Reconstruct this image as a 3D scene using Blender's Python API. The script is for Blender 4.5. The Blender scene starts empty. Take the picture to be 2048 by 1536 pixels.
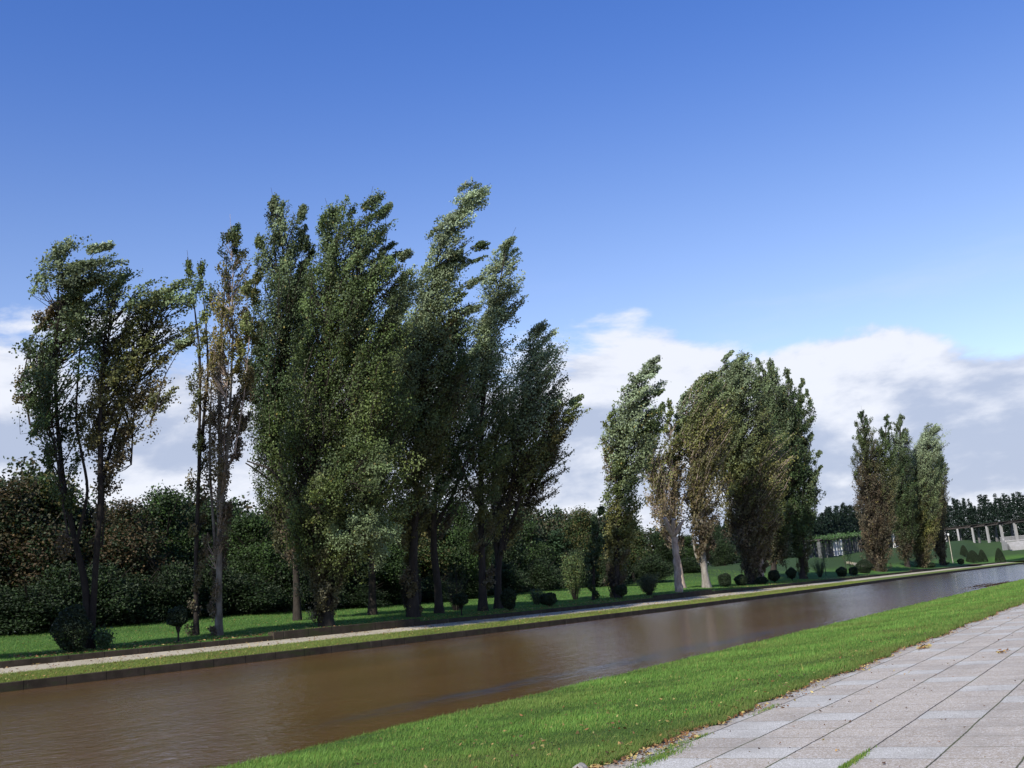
import bpy, math, numpy as np
from mathutils import Matrix, Vector
rng = np.random.default_rng(7)
SC = bpy.context.scene
COL = SC.collection
R_ = math.radians

# ------------------------------------------------------------------ camera
F_PX, HS, VX, VY, EYE = 2085.0, .088, 2350.0, 1088.0, 1.6      # lens in photo pixels, roll, canal vanishing point, eye height
def ray(px, py): return np.array([px-1024.0, -(py-768.0), -F_PX])
_h = ray(VX, VY); _u = np.cross(_h, ray(VX-2000, VY+2000*HS)); _u /= np.linalg.norm(_u)
if _u[1] < 0: _u = -_u
_x = _h-_u*_h.dot(_u); _x /= np.linalg.norm(_x); _y = np.cross(_u, _x)
ROT = np.array([_x, _y, _u])                                   # camera -> world; X runs along the canal, Y across it
cam_d = bpy.data.cameras.new('camera'); cam_d.sensor_width = 36; cam_d.lens = F_PX/2048*36
cam_d.clip_start = .1; cam_d.clip_end = 12000
cam = bpy.data.objects.new('camera', cam_d); COL.objects.link(cam); SC.camera = cam
cam.matrix_world = Matrix.Translation((0, 0, EYE)) @ Matrix([list(r) for r in ROT]).to_4x4()
def at(px, py, D): return ROT @ ray(px, py)*(D/F_PX)+np.array([0, 0, EYE])
def proj(P):
    q = ROT.T @ (np.asarray(P)-np.array([0, 0, EYE])); return 1024+F_PX*q[0]/-q[2], 768-F_PX*q[1]/-q[2]
def hor(px): return VY+HS*(VX-px)
def depth(P): return float(-(ROT.T @ (np.asarray(P)-np.array([0, 0, EYE])))[2])

# ------------------------------------------------------------------ light
SUN_AZ, SUN_EL = R_(184), R_(37)                               # azimuth from +X, counter-clockwise
sd = np.array([math.cos(SUN_EL)*math.cos(SUN_AZ), math.cos(SUN_EL)*math.sin(SUN_AZ), math.sin(SUN_EL)])
sl = bpy.data.lights.new('sun', 'SUN'); sl.energy = 4.3; sl.angle = R_(.53); sl.color = (1, .95, .86)
so = bpy.data.objects.new('sun', sl); COL.objects.link(so)
so.rotation_euler = Vector((-sd).tolist()).to_track_quat('-Z', 'Y').to_euler()
SC.view_settings.view_transform = 'Standard'; SC.view_settings.look = 'None'; SC.view_settings.gamma = 1
SC.view_settings.use_curve_mapping = False; SC.view_settings.exposure = 0.55
SC.cycles.max_bounces = 6; SC.cycles.transparent_max_bounces = 6; SC.cycles.diffuse_bounces = 3; SC.cycles.glossy_bounces = 3

class NT:
    def __init__(s, tree): s.t = tree; s.t.nodes.clear()
    def n(s, kind, **kw):
        nd = s.t.nodes.new(kind)
        for k, v in kw.items():
            if k.startswith('i_'):
                key = k[2:]; key = int(key) if key.isdigit() else key.replace('_', ' ')
                if hasattr(v, 'is_linked') or hasattr(v, 'links'): s.t.links.new(v, nd.inputs[key])
                else: nd.inputs[key].default_value = v
            else: setattr(nd, k, v)
        return nd
    def l(s, a, b): s.t.links.new(a, b)
    def m(s, op, a, b=0.0, c=None, clamp=False):
        nd = s.t.nodes.new('ShaderNodeMath'); nd.operation = op; nd.use_clamp = clamp
        for i, v in enumerate([a, b] + ([c] if c is not None else [])):
            if hasattr(v, 'links'): s.t.links.new(v, nd.inputs[i])
            else: nd.inputs[i].default_value = v
        return nd.outputs[0]
    def mix(s, fac, a, b, bt='MIX'):
        nd = s.t.nodes.new('ShaderNodeMix'); nd.data_type = 'RGBA'; nd.blend_type = bt
        for i, v in ((0, fac), (6, a), (7, b)):
            if hasattr(v, 'links'): s.t.links.new(v, nd.inputs[i])
            else: nd.inputs[i].default_value = v if i == 0 else (*v, 1) if len(v) == 3 else v
        return nd.outputs[2]
    def sm(s, v, a, b):
        nd = s.t.nodes.new('ShaderNodeMapRange'); nd.interpolation_type = 'SMOOTHSTEP'
        s.t.links.new(v, nd.inputs[0]); nd.inputs[1].default_value = a; nd.inputs[2].default_value = b
        return nd.outputs[0]
    def noise(s, vec, scale, detail=4, rough=.55, dist=0.0):
        nd = s.t.nodes.new('ShaderNodeTexNoise')
        if vec is not None: s.t.links.new(vec, nd.inputs['Vector'])
        nd.inputs['Scale'].default_value = scale; nd.inputs['Detail'].default_value = detail
        nd.inputs['Roughness'].default_value = rough; nd.inputs['Distortion'].default_value = dist
        return nd.outputs['Fac']
    def scl(s, vec, v, loc=(0, 0, 0)):
        nd = s.t.nodes.new('ShaderNodeMapping'); s.t.links.new(vec, nd.inputs[0])
        nd.inputs['Scale'].default_value = v; nd.inputs['Location'].default_value = loc; return nd.outputs[0]

world = bpy.data.worlds.new('World'); SC.world = world; world.use_nodes = True
w = NT(world.node_tree)
sky = w.n('ShaderNodeTexSky', sky_type='NISHITA', sun_disc=False, sun_elevation=SUN_EL, sun_rotation=math.pi/2-SUN_AZ,
          air_density=1.0, dust_density=.3, ozone_density=2.5)
hs = w.n('ShaderNodeHueSaturation', i_Saturation=1.14, i_Value=1.0, i_Hue=.507); w.l(sky.outputs[0], hs.inputs['Color'])
tc = w.n('ShaderNodeTexCoord').outputs['Generated']
sep = w.n('ShaderNodeSeparateXYZ'); w.l(tc, sep.inputs[0]); ez = sep.outputs[2]
skc = w.mix(1.0, hs.outputs[0], w.mix(w.sm(ez, .22, .56), (1.62, 1.32, 1.25), (.78, .97, 1.36)), 'MULTIPLY')
cv = w.scl(tc, (3.4, 3.4, 8.5), (20.26, 14.08, .15))
n1 = w.noise(cv, 1.0, 9, .56, .15)
n2 = w.noise(w.scl(tc, (3.4, 3.4, 8.5), (20.32, 14.14, -.07)), 1.0, 9, .56, .15)   # the same field a little lower: tells tops from bases
big = w.noise(w.scl(tc, (1.6, 1.6, 2.0), (4, 2, 0)), 1.0, 2)
top = w.m('ADD', w.m('MULTIPLY_ADD', big, .05, .166), w.m('MULTIPLY', sep.outputs[1], .075))                        # cloud tops about 14 degrees up
cover = w.m('SUBTRACT', top, ez)
dens = w.m('ADD', w.m('MULTIPLY', w.m('MINIMUM', cover, .055), 9.0), w.m('MULTIPLY_ADD', n1, 2.1, -1.05))
mask = w.sm(dens, -.02, .14)
lit = w.sm(w.m('MULTIPLY_ADD', w.m('SUBTRACT', n2, n1), -3.2, w.m('MULTIPLY_ADD', n1, 1.3, -.30)), .0, .62)
cc = w.mix(lit, (3.3, 3.8, 5.0), (6.1, 6.3, 6.9))
veil = w.m('MULTIPLY', w.sm(w.noise(w.scl(tc, (2.2, 2.2, 12), (7, 1, 3)), 1.4, 6, .6), .5, .8), w.sm(w.m('SUBTRACT', .33, ez), 0, .12))
skv = w.mix(w.m('MULTIPLY', veil, .35), skc, (4.6, 5.2, 6.6))
fin = w.mix(w.m('MULTIPLY', mask, .96), skv, cc)
bg = w.n('ShaderNodeBackground', i_Strength=.1); w.l(fin, bg.inputs[0])
w.l(bg.outputs[0], w.n('ShaderNodeOutputWorld').inputs[0])

# ------------------------------------------------------------------ materials
def newmat(name):
    m = bpy.data.materials.new(name); m.use_nodes = True; return m, NT(m.node_tree)
def bsdf_out(t, color, rough=.85, bump=None, bs=.3, bd=.02, spec=.3):
    b = t.n('ShaderNodeBsdfPrincipled'); b.inputs['Roughness'].default_value = rough; b.inputs['Specular IOR Level'].default_value = spec
    if hasattr(color, 'links'): t.l(color, b.inputs['Base Color'])
    else: b.inputs['Base Color'].default_value = (*color, 1)
    if bump is not None:
        bp = t.n('ShaderNodeBump'); bp.inputs['Strength'].default_value = bs; bp.inputs['Distance'].default_value = bd
        t.l(bump, bp.inputs['Height']); t.l(bp.outputs[0], b.inputs['Normal'])
    t.l(b.outputs[0], t.n('ShaderNodeOutputMaterial').inputs[0]); return b
def mottled(name, c1, c2, scale=3, rough=.9, bs=.3, bd=.02, fine=None, spec=.2, stretch=(1, 1, 1)):
    m, t = newmat(name); g = t.n('ShaderNodeNewGeometry').outputs['Position']
    v = t.scl(g, stretch)
    f = t.sm(t.noise(v, scale, 6, .65), .3, .7); c = t.mix(f, c1, c2)
    fn = t.noise(v, fine or scale*9, 5, .7)
    c = t.mix(t.m('MULTIPLY', t.sm(fn, .35, .7), .5), c, tuple(x*.55 for x in c1))
    bsdf_out(t, c, rough, fn, bs, bd, spec); return m
def leafmat(name, trans=.28, pale=.25):
    m, t = newmat(name); a = t.n('ShaderNodeAttribute', attribute_name='tint').outputs['Color']
    g = t.n('ShaderNodeNewGeometry')
    back = t.mix(t.m('MULTIPLY', g.outputs['Backfacing'], pale), a, (.34, .40, .27))
    b = t.n('ShaderNodeBsdfPrincipled'); b.inputs['Roughness'].default_value = .65; b.inputs['Specular IOR Level'].default_value = .22
    t.l(back, b.inputs['Base Color'])
    tr = t.n('ShaderNodeBsdfTranslucent'); t.l(t.mix(1.0, a, (1.5, 1.5, .7), 'MULTIPLY'), tr.inputs[0])
    mx = t.n('ShaderNodeMixShader', i_0=trans); t.l(b.outputs[0], mx.inputs[1]); t.l(tr.outputs[0], mx.inputs[2])
    t.l(mx.outputs[0], t.n('ShaderNodeOutputMaterial').inputs[0]); return m
M = {}
M['poplar_leaf'] = leafmat('poplar_leaf', .14, .12)
M['wood_leaf'] = leafmat('wood_leaf', .2, .12)
M['needle'] = leafmat('needle', .05, .0)
M['grass_blade'] = leafmat('grass_blade', .35, .0)
M['litter'] = leafmat('litter', .1, .0)
M['bark'] = mottled('bark', (.060, .050, .042), (.032, .027, .023), 2.5, .95, .8, .05, 14, .1, (2, 2, .6))
M['bark_light'] = mottled('bark_light', (.22, .20, .17), (.09, .075, .06), 2.0, .95, .6, .04, 10, .1, (2, 2, .7))
M['bark_pink'] = mottled('bark_pink', (.50, .40, .33), (.26, .19, .15), 1.6, .95, .8, .05, 9, .1, (2, 2, .8))
M['bark_white'] = mottled('bark_white', (.34, .31, .27), (.13, .11, .09), 1.8, .95, .6, .04, 8, .1, (2, 2, .8))
M['bark_dark'] = mottled('bark_dark', (.04, .035, .03), (.025, .02, .018), 2.5, .95, .8, .05, 14, .1, (2, 2, .6))
M['topiary_leaf'] = leafmat('topiary_leaf', .08, .05)
M['concrete_dark'] = mottled('concrete_dark', (.05, .043, .035), (.028, .024, .02), 1.1, .9, .4, .02, 14, .2)
m, t = newmat('old_wall'); g = t.n('ShaderNodeNewGeometry').outputs['Position']; sp = t.n('ShaderNodeSeparateXYZ'); t.l(g, sp.inputs[0])
c = t.mix(t.sm(t.noise(g, 1.3, 6, .7), .3, .7), (.060, .047, .034), (.032, .025, .018))
c = t.mix(t.m('MULTIPLY', t.sm(t.noise(t.scl(g, (.5, .5, 2)), 1.0, 5, .7), .5, .66), .7), c, (.035, .045, .016))
c = t.mix(t.m('MULTIPLY', t.sm(t.noise(t.scl(g, (2, 2, .3)), 1.5, 5, .7), .58, .7), .5), c, (.14, .12, .09))
jf = t.m('LESS_THAN', t.m('FRACT', t.m('MULTIPLY_ADD', sp.outputs[0], .5, 200)), .018)
c = t.mix(jf, c, (.01, .009, .007)); bsdf_out(t, c, .95, t.noise(g, 12, 5, .7), .5, .03, .1); M['concrete_dark'] = m
M['concrete'] = mottled('concrete', (.33, .31, .28), (.22, .2, .17), .8, .9, .3, .01, 20, .2)
M['white_stone'] = mottled('white_stone', (.72, .71, .69), (.6, .59, .57), .6, .85, .2, .01, 8, .3)
M['shaded_stone'] = mottled('shaded_stone', (.17, .165, .165), (.10, .10, .10), .8, .85, .2, .01, 8, .3)  # column stone darkened for the back row, shade under the roof painted in
M['pale_stone'] = mottled('pale_stone', (.36, .355, .35), (.26, .25, .24), .7, .85, .2, .01, 8, .3, (1, 1, .3))
M['shaded_ivy_stone'] = mottled('shaded_ivy_stone', (.13, .13, .135), (.03, .04, .02), 1.6, .85, .2, .01, 8, .3)  # ivied column stone with the vine's shade painted into its colour
M['roof_concrete'] = mottled('roof_concrete', (.07, .062, .058), (.045, .04, .036), .8, .9, .2, .01, 8, .2)
M['post'] = mottled('post', (.40, .36, .26), (.28, .25, .18), 3, .6, .1, .01, 20, .4)
M['lamp_glass'] = mottled('lamp_glass', (.85, .85, .83), (.8, .8, .78), 3, .3, .05, .005, 20, .5)
M['soil'] = mottled('soil', (.20, .125, .085), (.13, .085, .055), .6, .95, .5, .04, 7, .1)
M['stake'] = mottled('stake', (.14, .11, .08), (.09, .07, .05), 3, .9, .3, .02, 20, .1)
def grassmat(name, c1, c2, c3, sc=.35, slope=False):
    m, t = newmat(name); g = t.n('ShaderNodeNewGeometry').outputs['Position']
    a = t.sm(t.noise(g, sc, 5, .6), .35, .68); c = t.mix(a, c1, c2)
    c = t.mix(t.m('MULTIPLY', t.sm(t.noise(g, 2.1, 6, .7), .45, .75), .55), c, c3)
    if slope:
        zz = t.n('ShaderNodeSeparateXYZ'); t.l(g, zz.inputs[0]); c = t.mix(t.m('MULTIPLY', t.sm(t.m('MULTIPLY_ADD', t.noise(g, .2, 4), 1.5, zz.outputs[2]), 2.4, 4.2), .9), c, (.036, .060, .028))
    fn = t.noise(g, 22, 5, .75)
    c = t.mix(t.m('MULTIPLY', t.sm(fn, .4, .68), .6), c, tuple(x*.42 for x in c1))
    bsdf_out(t, c, .95, fn, .9, .08, .1); return m
M['grass_near'] = grassmat('grass_near', (.06, .115, .022), (.085, .145, .03), (.10, .13, .04))
M['grass_far'] = grassmat('grass_far', (.058, .13, .026), (.085, .17, .038), (.095, .145, .045), .12, True)
M['grass_strip'] = grassmat('grass_strip', (.10, .145, .035), (.14, .17, .045), (.21, .19, .07), .5)
M['grass_dim'] = grassmat('grass_dim', (.045, .115, .03), (.06, .135, .035), (.06, .10, .04), .12)
m, t = newmat('gravel_path'); g = t.n('ShaderNodeNewGeometry').outputs['Position']
c = t.mix(t.sm(t.noise(g, .35, 5, .6), .3, .7), (.35, .31, .225), (.44, .395, .30))
c = t.mix(t.m('MULTIPLY', t.sm(t.noise(g, 1.4, 6, .75), .56, .7), .6), c, (.22, .20, .09)); fn = t.noise(g, 40, 4, .7)
c = t.mix(t.m('MULTIPLY', t.sm(fn, .4, .7), .35), c, (.2, .17, .13)); bsdf_out(t, c, .95, fn, .5, .02, .1); M['path'] = m

# paving: square slabs in a stack bond, exposed aggregate, some slabs paler
PX0, PXP, PY0, PYP = 9.71, .622, 4.70, .668
m, t = newmat('paving'); g = t.n('ShaderNodeNewGeometry').outputs['Position']
wob = t.m('MULTIPLY_ADD', t.noise(g, 1.3, 4, .7), .05, -.025); wob2 = t.m('MULTIPLY_ADD', t.noise(g, 9, 3, .7), .03, -.015)
sp = t.n('ShaderNodeSeparateXYZ'); t.l(g, sp.inputs[0])
u = t.m('DIVIDE', t.m('SUBTRACT', t.m('ADD', sp.outputs[0], t.m('ADD', wob, wob2)), PX0), PXP)
v = t.m('DIVIDE', t.m('SUBTRACT', t.m('ADD', sp.outputs[1], t.m('MULTIPLY', t.m('ADD', wob, wob2), .6)), PY0), PYP)
fu, fv = t.m('FRACT', t.m('ADD', u, 500)), t.m('FRACT', t.m('ADD', v, 500))
iu, iv = t.m('FLOOR', u), t.m('FLOOR', v)
du = t.m('MULTIPLY', t.m('MINIMUM', fu, t.m('SUBTRACT', 1.0, fu)), PXP); dv = t.m('MULTIPLY', t.m('MINIMUM', fv, t.m('SUBTRACT', 1.0, fv)), PYP)
jn = t.noise(g, 6, 4, .7)
ju = t.m('SUBTRACT', 1.0, t.sm(du, .002, .0085)); ju = t.m('MULTIPLY', ju, t.sm(jn, .25, .55))
jv = t.m('SUBTRACT', 1.0, t.sm(dv, .004, .0125))
jt = t.m('MAXIMUM', ju, jv)
cx = t.n('ShaderNodeCombineXYZ'); t.l(iu, cx.inputs[0]); t.l(iv, cx.inputs[1])
wn = t.n('ShaderNodeTexWhiteNoise', noise_dimensions='3D'); t.l(cx.outputs[0], wn.inputs['Vector'])
dg = t.m('FRACT', t.m('MULTIPLY', t.m('ADD', t.m('ADD', iu, t.m('MULTIPLY', iv, 2.0)), 4000.0), .25))
pale = t.m('LESS_THAN', t.m('ADD', t.m('MULTIPLY', dg, .75), t.m('MULTIPLY', wn.outputs['Value'], .42)), .30)
base = t.mix(wn.outputs['Value'], (.36, .31, .243), (.42, .365, .29))
base = t.mix(pale, base, (.45, .435, .385))
vo = t.n('ShaderNodeTexVoronoi'); t.l(g, vo.inputs['Vector']); vo.inputs['Scale'].default_value = 55
base = t.mix(t.m('MULTIPLY', t.sm(vo.outputs['Color'], .40, .9), .5), base, (.75, .73, .70))
gr = t.noise(g, 70, 4, .8)
base = t.mix(t.m('MULTIPLY', t.sm(gr, .48, .62), .85), base, (.13, .11, .095))
base = t.mix(t.m('MULTIPLY', t.sm(t.noise(g, .8, 6, .7), .42, .70), .5), base, (.23, .21, .18))
jc = t.mix(t.sm(t.noise(g, .9, 3), .45, .62), (.05, .045, .035), (.075, .085, .03))
edge = t.sm(t.m('ADD', sp.outputs[1], t.m('MULTIPLY_ADD', t.noise(g, 3, 5, .7), .5, -.25)), 4.62, 5.05)
base = t.mix(t.m('MULTIPLY', edge, .65), base, (.27, .24, .20))
col = t.mix(jt, base, jc)
hgt = t.m('SUBTRACT', t.m('MULTIPLY', gr, .35), t.m('MULTIPLY', jt, 1.0))
bsdf_out(t, col, .85, hgt, .6, .012, .25); M['paving'] = m

# muddy canal water
m, t = newmat('water'); g = t.n('ShaderNodeNewGeometry').outputs['Position']
sp = t.n('ShaderNodeSeparateXYZ'); t.l(g, sp.inputs[0])
c = t.mix(t.sm(t.noise(t.scl(g, (.03, .12, 1)), 1.0, 4, .6), .3, .7), (.095, .050, .015), (.125, .066, .022))
c = t.mix(t.sm(sp.outputs[0], 45, 130), c, (.105, .088, .085))  # blue-grey further along: sky reflection painted into the base colour
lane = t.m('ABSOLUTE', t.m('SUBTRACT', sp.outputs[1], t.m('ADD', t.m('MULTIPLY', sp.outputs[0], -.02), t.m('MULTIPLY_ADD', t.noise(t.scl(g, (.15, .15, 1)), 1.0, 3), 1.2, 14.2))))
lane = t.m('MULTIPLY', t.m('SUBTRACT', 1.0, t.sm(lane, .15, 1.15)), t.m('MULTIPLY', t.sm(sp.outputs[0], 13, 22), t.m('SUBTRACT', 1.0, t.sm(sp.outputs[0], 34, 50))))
c = t.mix(t.m('MULTIPLY', t.m('MULTIPLY', lane, .6), t.sm(t.noise(t.scl(g, (.6, 2.5, 1)), 1.0, 5, .7), .35, .62)), c, (.03, .055, .10))  # dark blue streak: deep sky mirrored in calm water, painted as colour
w1 = t.noise(t.scl(g, (1.3, .8, 1)), 3.1, 4, .66, .4); w2 = t.noise(t.scl(g, (.5, 1.2, 1)), 1.1, 3, .55, .3)
w3 = t.noise(t.scl(g, (.05, .1, 1)), 1.0, 3, .5)
hgt = t.m('ADD', t.m('MULTIPLY', w1, t.m('MULTIPLY_ADD', w3, .07, .008)), t.m('MULTIPLY', w2, .055))
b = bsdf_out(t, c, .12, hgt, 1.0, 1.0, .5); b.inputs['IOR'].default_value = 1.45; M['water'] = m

# ------------------------------------------------------------------ mesh helpers
def tag(o, label=None, cat=None, group=None, kind=None):
    for k, v in (('label', label), ('category', cat), ('group', group), ('kind', kind)):
        if v: o[k] = v
    return o
def link(name, me, mat=None, parent=None):
    o = bpy.data.objects.new(name, me); COL.objects.link(o)
    if mat is not None and len(me.materials) == 0: me.materials.append(mat)
    if parent is not None: o.parent = parent
    return o
def thing(name, loc, label, cat, group=None):
    o = bpy.data.objects.new(name, None); COL.objects.link(o); o.location = [float(a) for a in loc]; o.empty_display_size = .3
    return tag(o, label, cat, group)
def mesh_np(name, V, Fq, tint=None, smooth=False):
    """V (n,3), Fq (m,k): faces all with k corners"""
    me = bpy.data.meshes.new(name); V = np.ascontiguousarray(V, dtype=np.float32); Fq = np.ascontiguousarray(Fq, dtype=np.int32)
    me.vertices.add(len(V)); me.vertices.foreach_set('co', V.ravel())
    k = Fq.shape[1]; me.loops.add(Fq.size); me.loops.foreach_set('vertex_index', Fq.ravel())
    me.polygons.add(len(Fq)); me.polygons.foreach_set('loop_start', np.arange(0, Fq.size, k, dtype=np.int32))
    if tint is not None:
        a = me.attributes.new('tint', 'FLOAT_COLOR', 'FACE')
        a.data.foreach_set('color', np.concatenate([np.clip(tint, 0, 1), np.ones((len(tint), 1))], 1).astype(np.float32).ravel())
    me.update(calc_edges=True)
    me.polygons.foreach_set('use_smooth', np.full(len(Fq), smooth)); me.update(); return me
def unit(v): return v/np.maximum(np.linalg.norm(v, axis=-1, keepdims=True), 1e-9)
def leaves(C, L, W, tint, bias=None, bw=0.0, nrm=None):
    """one diamond leaf per centre, long axis leaning to `bias` with weight bw"""
    n = len(C); a = rng.normal(size=(n, 3))
    if bias is not None: a = unit(a)*(1-bw)+bias*bw
    a = unit(a); b = unit(np.cross(a, rng.normal(size=(n, 3)) if nrm is None else nrm+rng.normal(0, .42, (n, 3))))
    s = rng.uniform(.7, 1.3, (n, 1)); L = L*s; W = W*s
    V = np.stack([C-a*L/2, C+b*W/2+a*L*.08, C+a*L/2, C-b*W/2+a*L*.08], 1).reshape(-1, 3)
    return V, np.arange(4*n).reshape(n, 4), tint
def tubes(P, Rd, n=5):
    """P (M,K,3), Rd (M,K) -> quads"""
    P = np.asarray(P, float); Rd = np.asarray(Rd, float); Mn, K = P.shape[:2]
    T = unit(np.gradient(P, axis=1)); ref = np.where(np.abs(T[..., 2:3]) > .9, [[[1., 0, 0]]], [[[0, 0, 1.]]])
    ref = np.broadcast_to(np.where(np.abs(T[:, :1, 2:3]) > .9, [[[1., 0, 0]]], [[[0, 0, 1.]]]), T.shape)
    A = unit(np.cross(T, ref)); B = np.cross(T, A)
    th = np.linspace(0, 2*np.pi, n, endpoint=False)
    V = P[:, :, None]+Rd[..., None, None]*(A[:, :, None]*np.cos(th)[None, None, :, None]+B[:, :, None]*np.sin(th)[None, None, :, None])
    idx = np.arange(Mn*K*n).reshape(Mn, K, n); nx = np.roll(idx, -1, 2)
    Fq = np.stack([idx[:, :-1], nx[:, :-1], nx[:, 1:], idx[:, 1:]], -1).reshape(-1, 4)
    return V.reshape(-1, 3), Fq
class Acc:
    def __init__(s): s.V = []; s.F = []; s.T = []; s.n = 0
    def add(s, V, Fq, T=None):
        s.V.append(V); s.F.append(Fq+s.n); s.n += len(V)
        if T is not None: s.T.append(T)
    def mesh(s, name, smooth=False, org=None):
        V = np.concatenate(s.V)
        if org is not None: V = V-np.asarray(org)
        return mesh_np(name, V, np.concatenate(s.F), np.concatenate(s.T) if s.T else None, smooth)
def boxv(c, d, yaw=0.0, taper=1.0):
    x, y, z = [a/2 for a in d]; q = []
    for zz in (-z, z):
        k = taper if zz > 0 else 1
        for a, b in ((-x, -y), (x, -y), (x, y), (-x, y)): q.append((a*k, b*k, zz))
    q = np.array(q); cs, sn = math.cos(yaw), math.sin(yaw)
    q[:, :2] = q[:, :2] @ np.array([[cs, sn], [-sn, cs]])
    return q+np.array(c), np.array([[0, 3, 2, 1], [4, 5, 6, 7], [0, 1, 5, 4], [1, 2, 6, 5], [2, 3, 7, 6], [3, 0, 4, 7]])
def bev(o, wd=.02):
    b = o.modifiers.new('edge', 'BEVEL'); b.width = wd; b.segments = 2; b.limit_method = 'ANGLE'; return o

# ------------------------------------------------------------------ the lie of the land
_kx = np.array([-80, 0, 29, 45, 65, 85, 110, 132, 165, 203, 380, 1200.]); _ky = np.array([51.5, 50, 46.3, 43.3, 41.2, 40.1, 39.6, 39.9, 41., 42, 42, 42.])
def ywat(x):                                                   # far waterline
    x = np.asarray(x, float); return sum(np.interp(x+d, _kx, _ky) for d in (-14, -7, 0, 7, 14))/5
_zx = [30, 47, 85, 120, 185, 380]
_zt = np.array([[0, .33, .56, .88], [0, .36, .57, .84], [-.05, .18, .42, .72], [-.05, .25, .52, .88], [0, .25, .45, .8], [0, .25, .45, .8]])
def zk(i, x): return sum(np.interp(np.asarray(x, float)+d, _zx, _zt[:, i]) for d in (-12, 0, 12))/3
Z_W, X_END, W_STRIP, W_PATH = -.4, 384.0, 3.0, 3.1
def ywall(x): return ywat(x)+W_STRIP+W_PATH
def sms(v, a, b): q = np.clip((v-a)/(b-a), 0, 1); return q*q*(3-2*q)
def ground(x, y):
    x = np.asarray(x, float); y = np.asarray(y, float); uu = y-ywall(x)
    low = zk(3, x)+.078*np.clip(uu, 0, 22)+.12*np.sin(x*.11+1)*sms(uu, 1, 8)
    crest = np.interp(x, [170, 232, 317, 435, 700], [4.6, 5.5, 7.6, 10, 10])
    hill = np.maximum(sms(y, 52, 68)*sms(x, 135, 185), sms(x, 392, 432)*.8)
    return np.where(hill > 0, low*(1-hill)+np.maximum(crest, low)*hill, low)
def sheet(name, xs, f0, f1, z0, z1, mat, nj=1):
    """strip along the canal between y=f0(x) and f1(x)"""
    X = np.repeat(xs[:, None], nj+1, 1); s = np.linspace(0, 1, nj+1)[None]
    Y = f0(xs)[:, None]*(1-s)+f1(xs)[:, None]*s; Z = z0(xs)[:, None]*(1-s)+z1(xs)[:, None]*s
    V = np.stack([X, Y, Z], -1).reshape(-1, 3); n = nj+1; i = np.arange((len(xs)-1)*n).reshape(-1, n)[:, :-1].ravel()
    return tag(link(name, mesh_np(name, V, np.stack([i, i+n, i+n+1, i+1], 1), None, True), mat), kind='structure')
xs = np.concatenate([np.arange(-90, 60, 2.), np.arange(60, X_END, 4.), [X_END]])
K = lambda v: (lambda x: np.full(len(x), float(v)))
# one wide sheet under everything
V = np.array([[-4000, -4000, -3], [6000, -4000, -3], [6000, 6000, -3], [-4000, 6000, -3.]])
tag(link('ground', mesh_np('ground', V, np.array([[0, 1, 2, 3]])), M['grass_dim']), kind='structure')
# the land beyond the canal (lawn, then the rise)
gx = np.concatenate([np.arange(-400, -90, 20.), np.arange(-90, 460, 3.), np.arange(460, 2000, 40.)])
uo = np.concatenate([np.arange(0, 60, 1.5), np.arange(60, 200, 10.), np.geomspace(200, 2500, 12)])
GX = np.repeat(gx[:, None], len(uo), 1); GY = ywall(gx)[:, None]+.16+uo[None]
V = np.stack([GX, GY, ground(GX, GY)], -1).reshape(-1, 3); n = len(uo); i = np.arange((len(gx)-1)*n).reshape(-1, n)[:, :-1].ravel()
tag(link('lawn', mesh_np('lawn', V, np.stack([i, i+n, i+n+1, i+1], 1), None, True), M['grass_far']), kind='structure')
# banks at the canal head
hx = np.arange(X_END, 470, 3.)
def hy(k): return lambda x: np.full(len(x), float(k))
hz = lambda yy: (lambda x: np.maximum(ground(x, np.full(len(x), 48.3)), .05))
sheet('canal_head_bank', hx, hy(-40), lambda x: ywall(x)+.16, hz(0), lambda x: ground(x, ywall(x)+.16), M['grass_far'], 6)
sheet('water', np.array([-90, X_END+.1]), K(9.5), K(60), K(Z_W), K(Z_W), M['water'])
sheet('grass_strip', xs, lambda x: ywat(x)+.14, lambda x: ywat(x)+W_STRIP, lambda x: zk(0, x), lambda x: zk(1, x), M['grass_strip'], 3)
sheet('path', xs, lambda x: ywat(x)+W_STRIP, lambda x: ywall(x), lambda x: zk(1, x), lambda x: zk(2, x), M['path'], 2)
def wall_mesh(xx, y0, y1, zb, zt):
    A = Acc(); rows = [np.stack([xx, y0, zb], -1), np.stack([xx, y0, zt-.03], -1), np.stack([xx, y0+.03, zt], -1), np.stack([xx, y1, zt], -1), np.stack([xx, y1, zb], -1)]
    V = np.stack(rows, 1); n = 5; V = V.reshape(-1, 3); i = np.arange((len(xx)-1)*n).reshape(-1, n)[:, :-1].ravel()
    A.add(V, np.stack([i, i+n, i+n+1, i+1], 1))
    A.add(V, np.array([[0, 1, 3, 4], [1, 2, 3, 3], ])[:1]); e = len(V)-5; A.add(V, np.array([[e+4, e+3, e+1, e]]))
    return A
o = link('canal_wall', wall_mesh(xs, ywat(xs), ywat(xs)+.14, K(-1.5)(xs), zk(0, xs)+.02).mesh('canal_wall'), M['concrete_dark'])
tag(o, 'long dark concrete edge of the canal below the far grass strip', 'wall')
o = link('retaining_wall', wall_mesh(xs, ywall(xs), ywall(xs)+.16, zk(2, xs)-.4, zk(3, xs)+.03).mesh('retaining_wall'), M['concrete_dark'])
tag(o, 'low dark concrete retaining wall between the gravel path and tree lawn', 'wall')
def x_at(px, yf=ywall):                                        # where a photo column meets a line along the canal
    d = ROT @ ray(px, hor(px)); x = 60.0
    for _ in range(40): x = .5*x+.5*float(yf(x))*d[0]/d[1]
    return x
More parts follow.
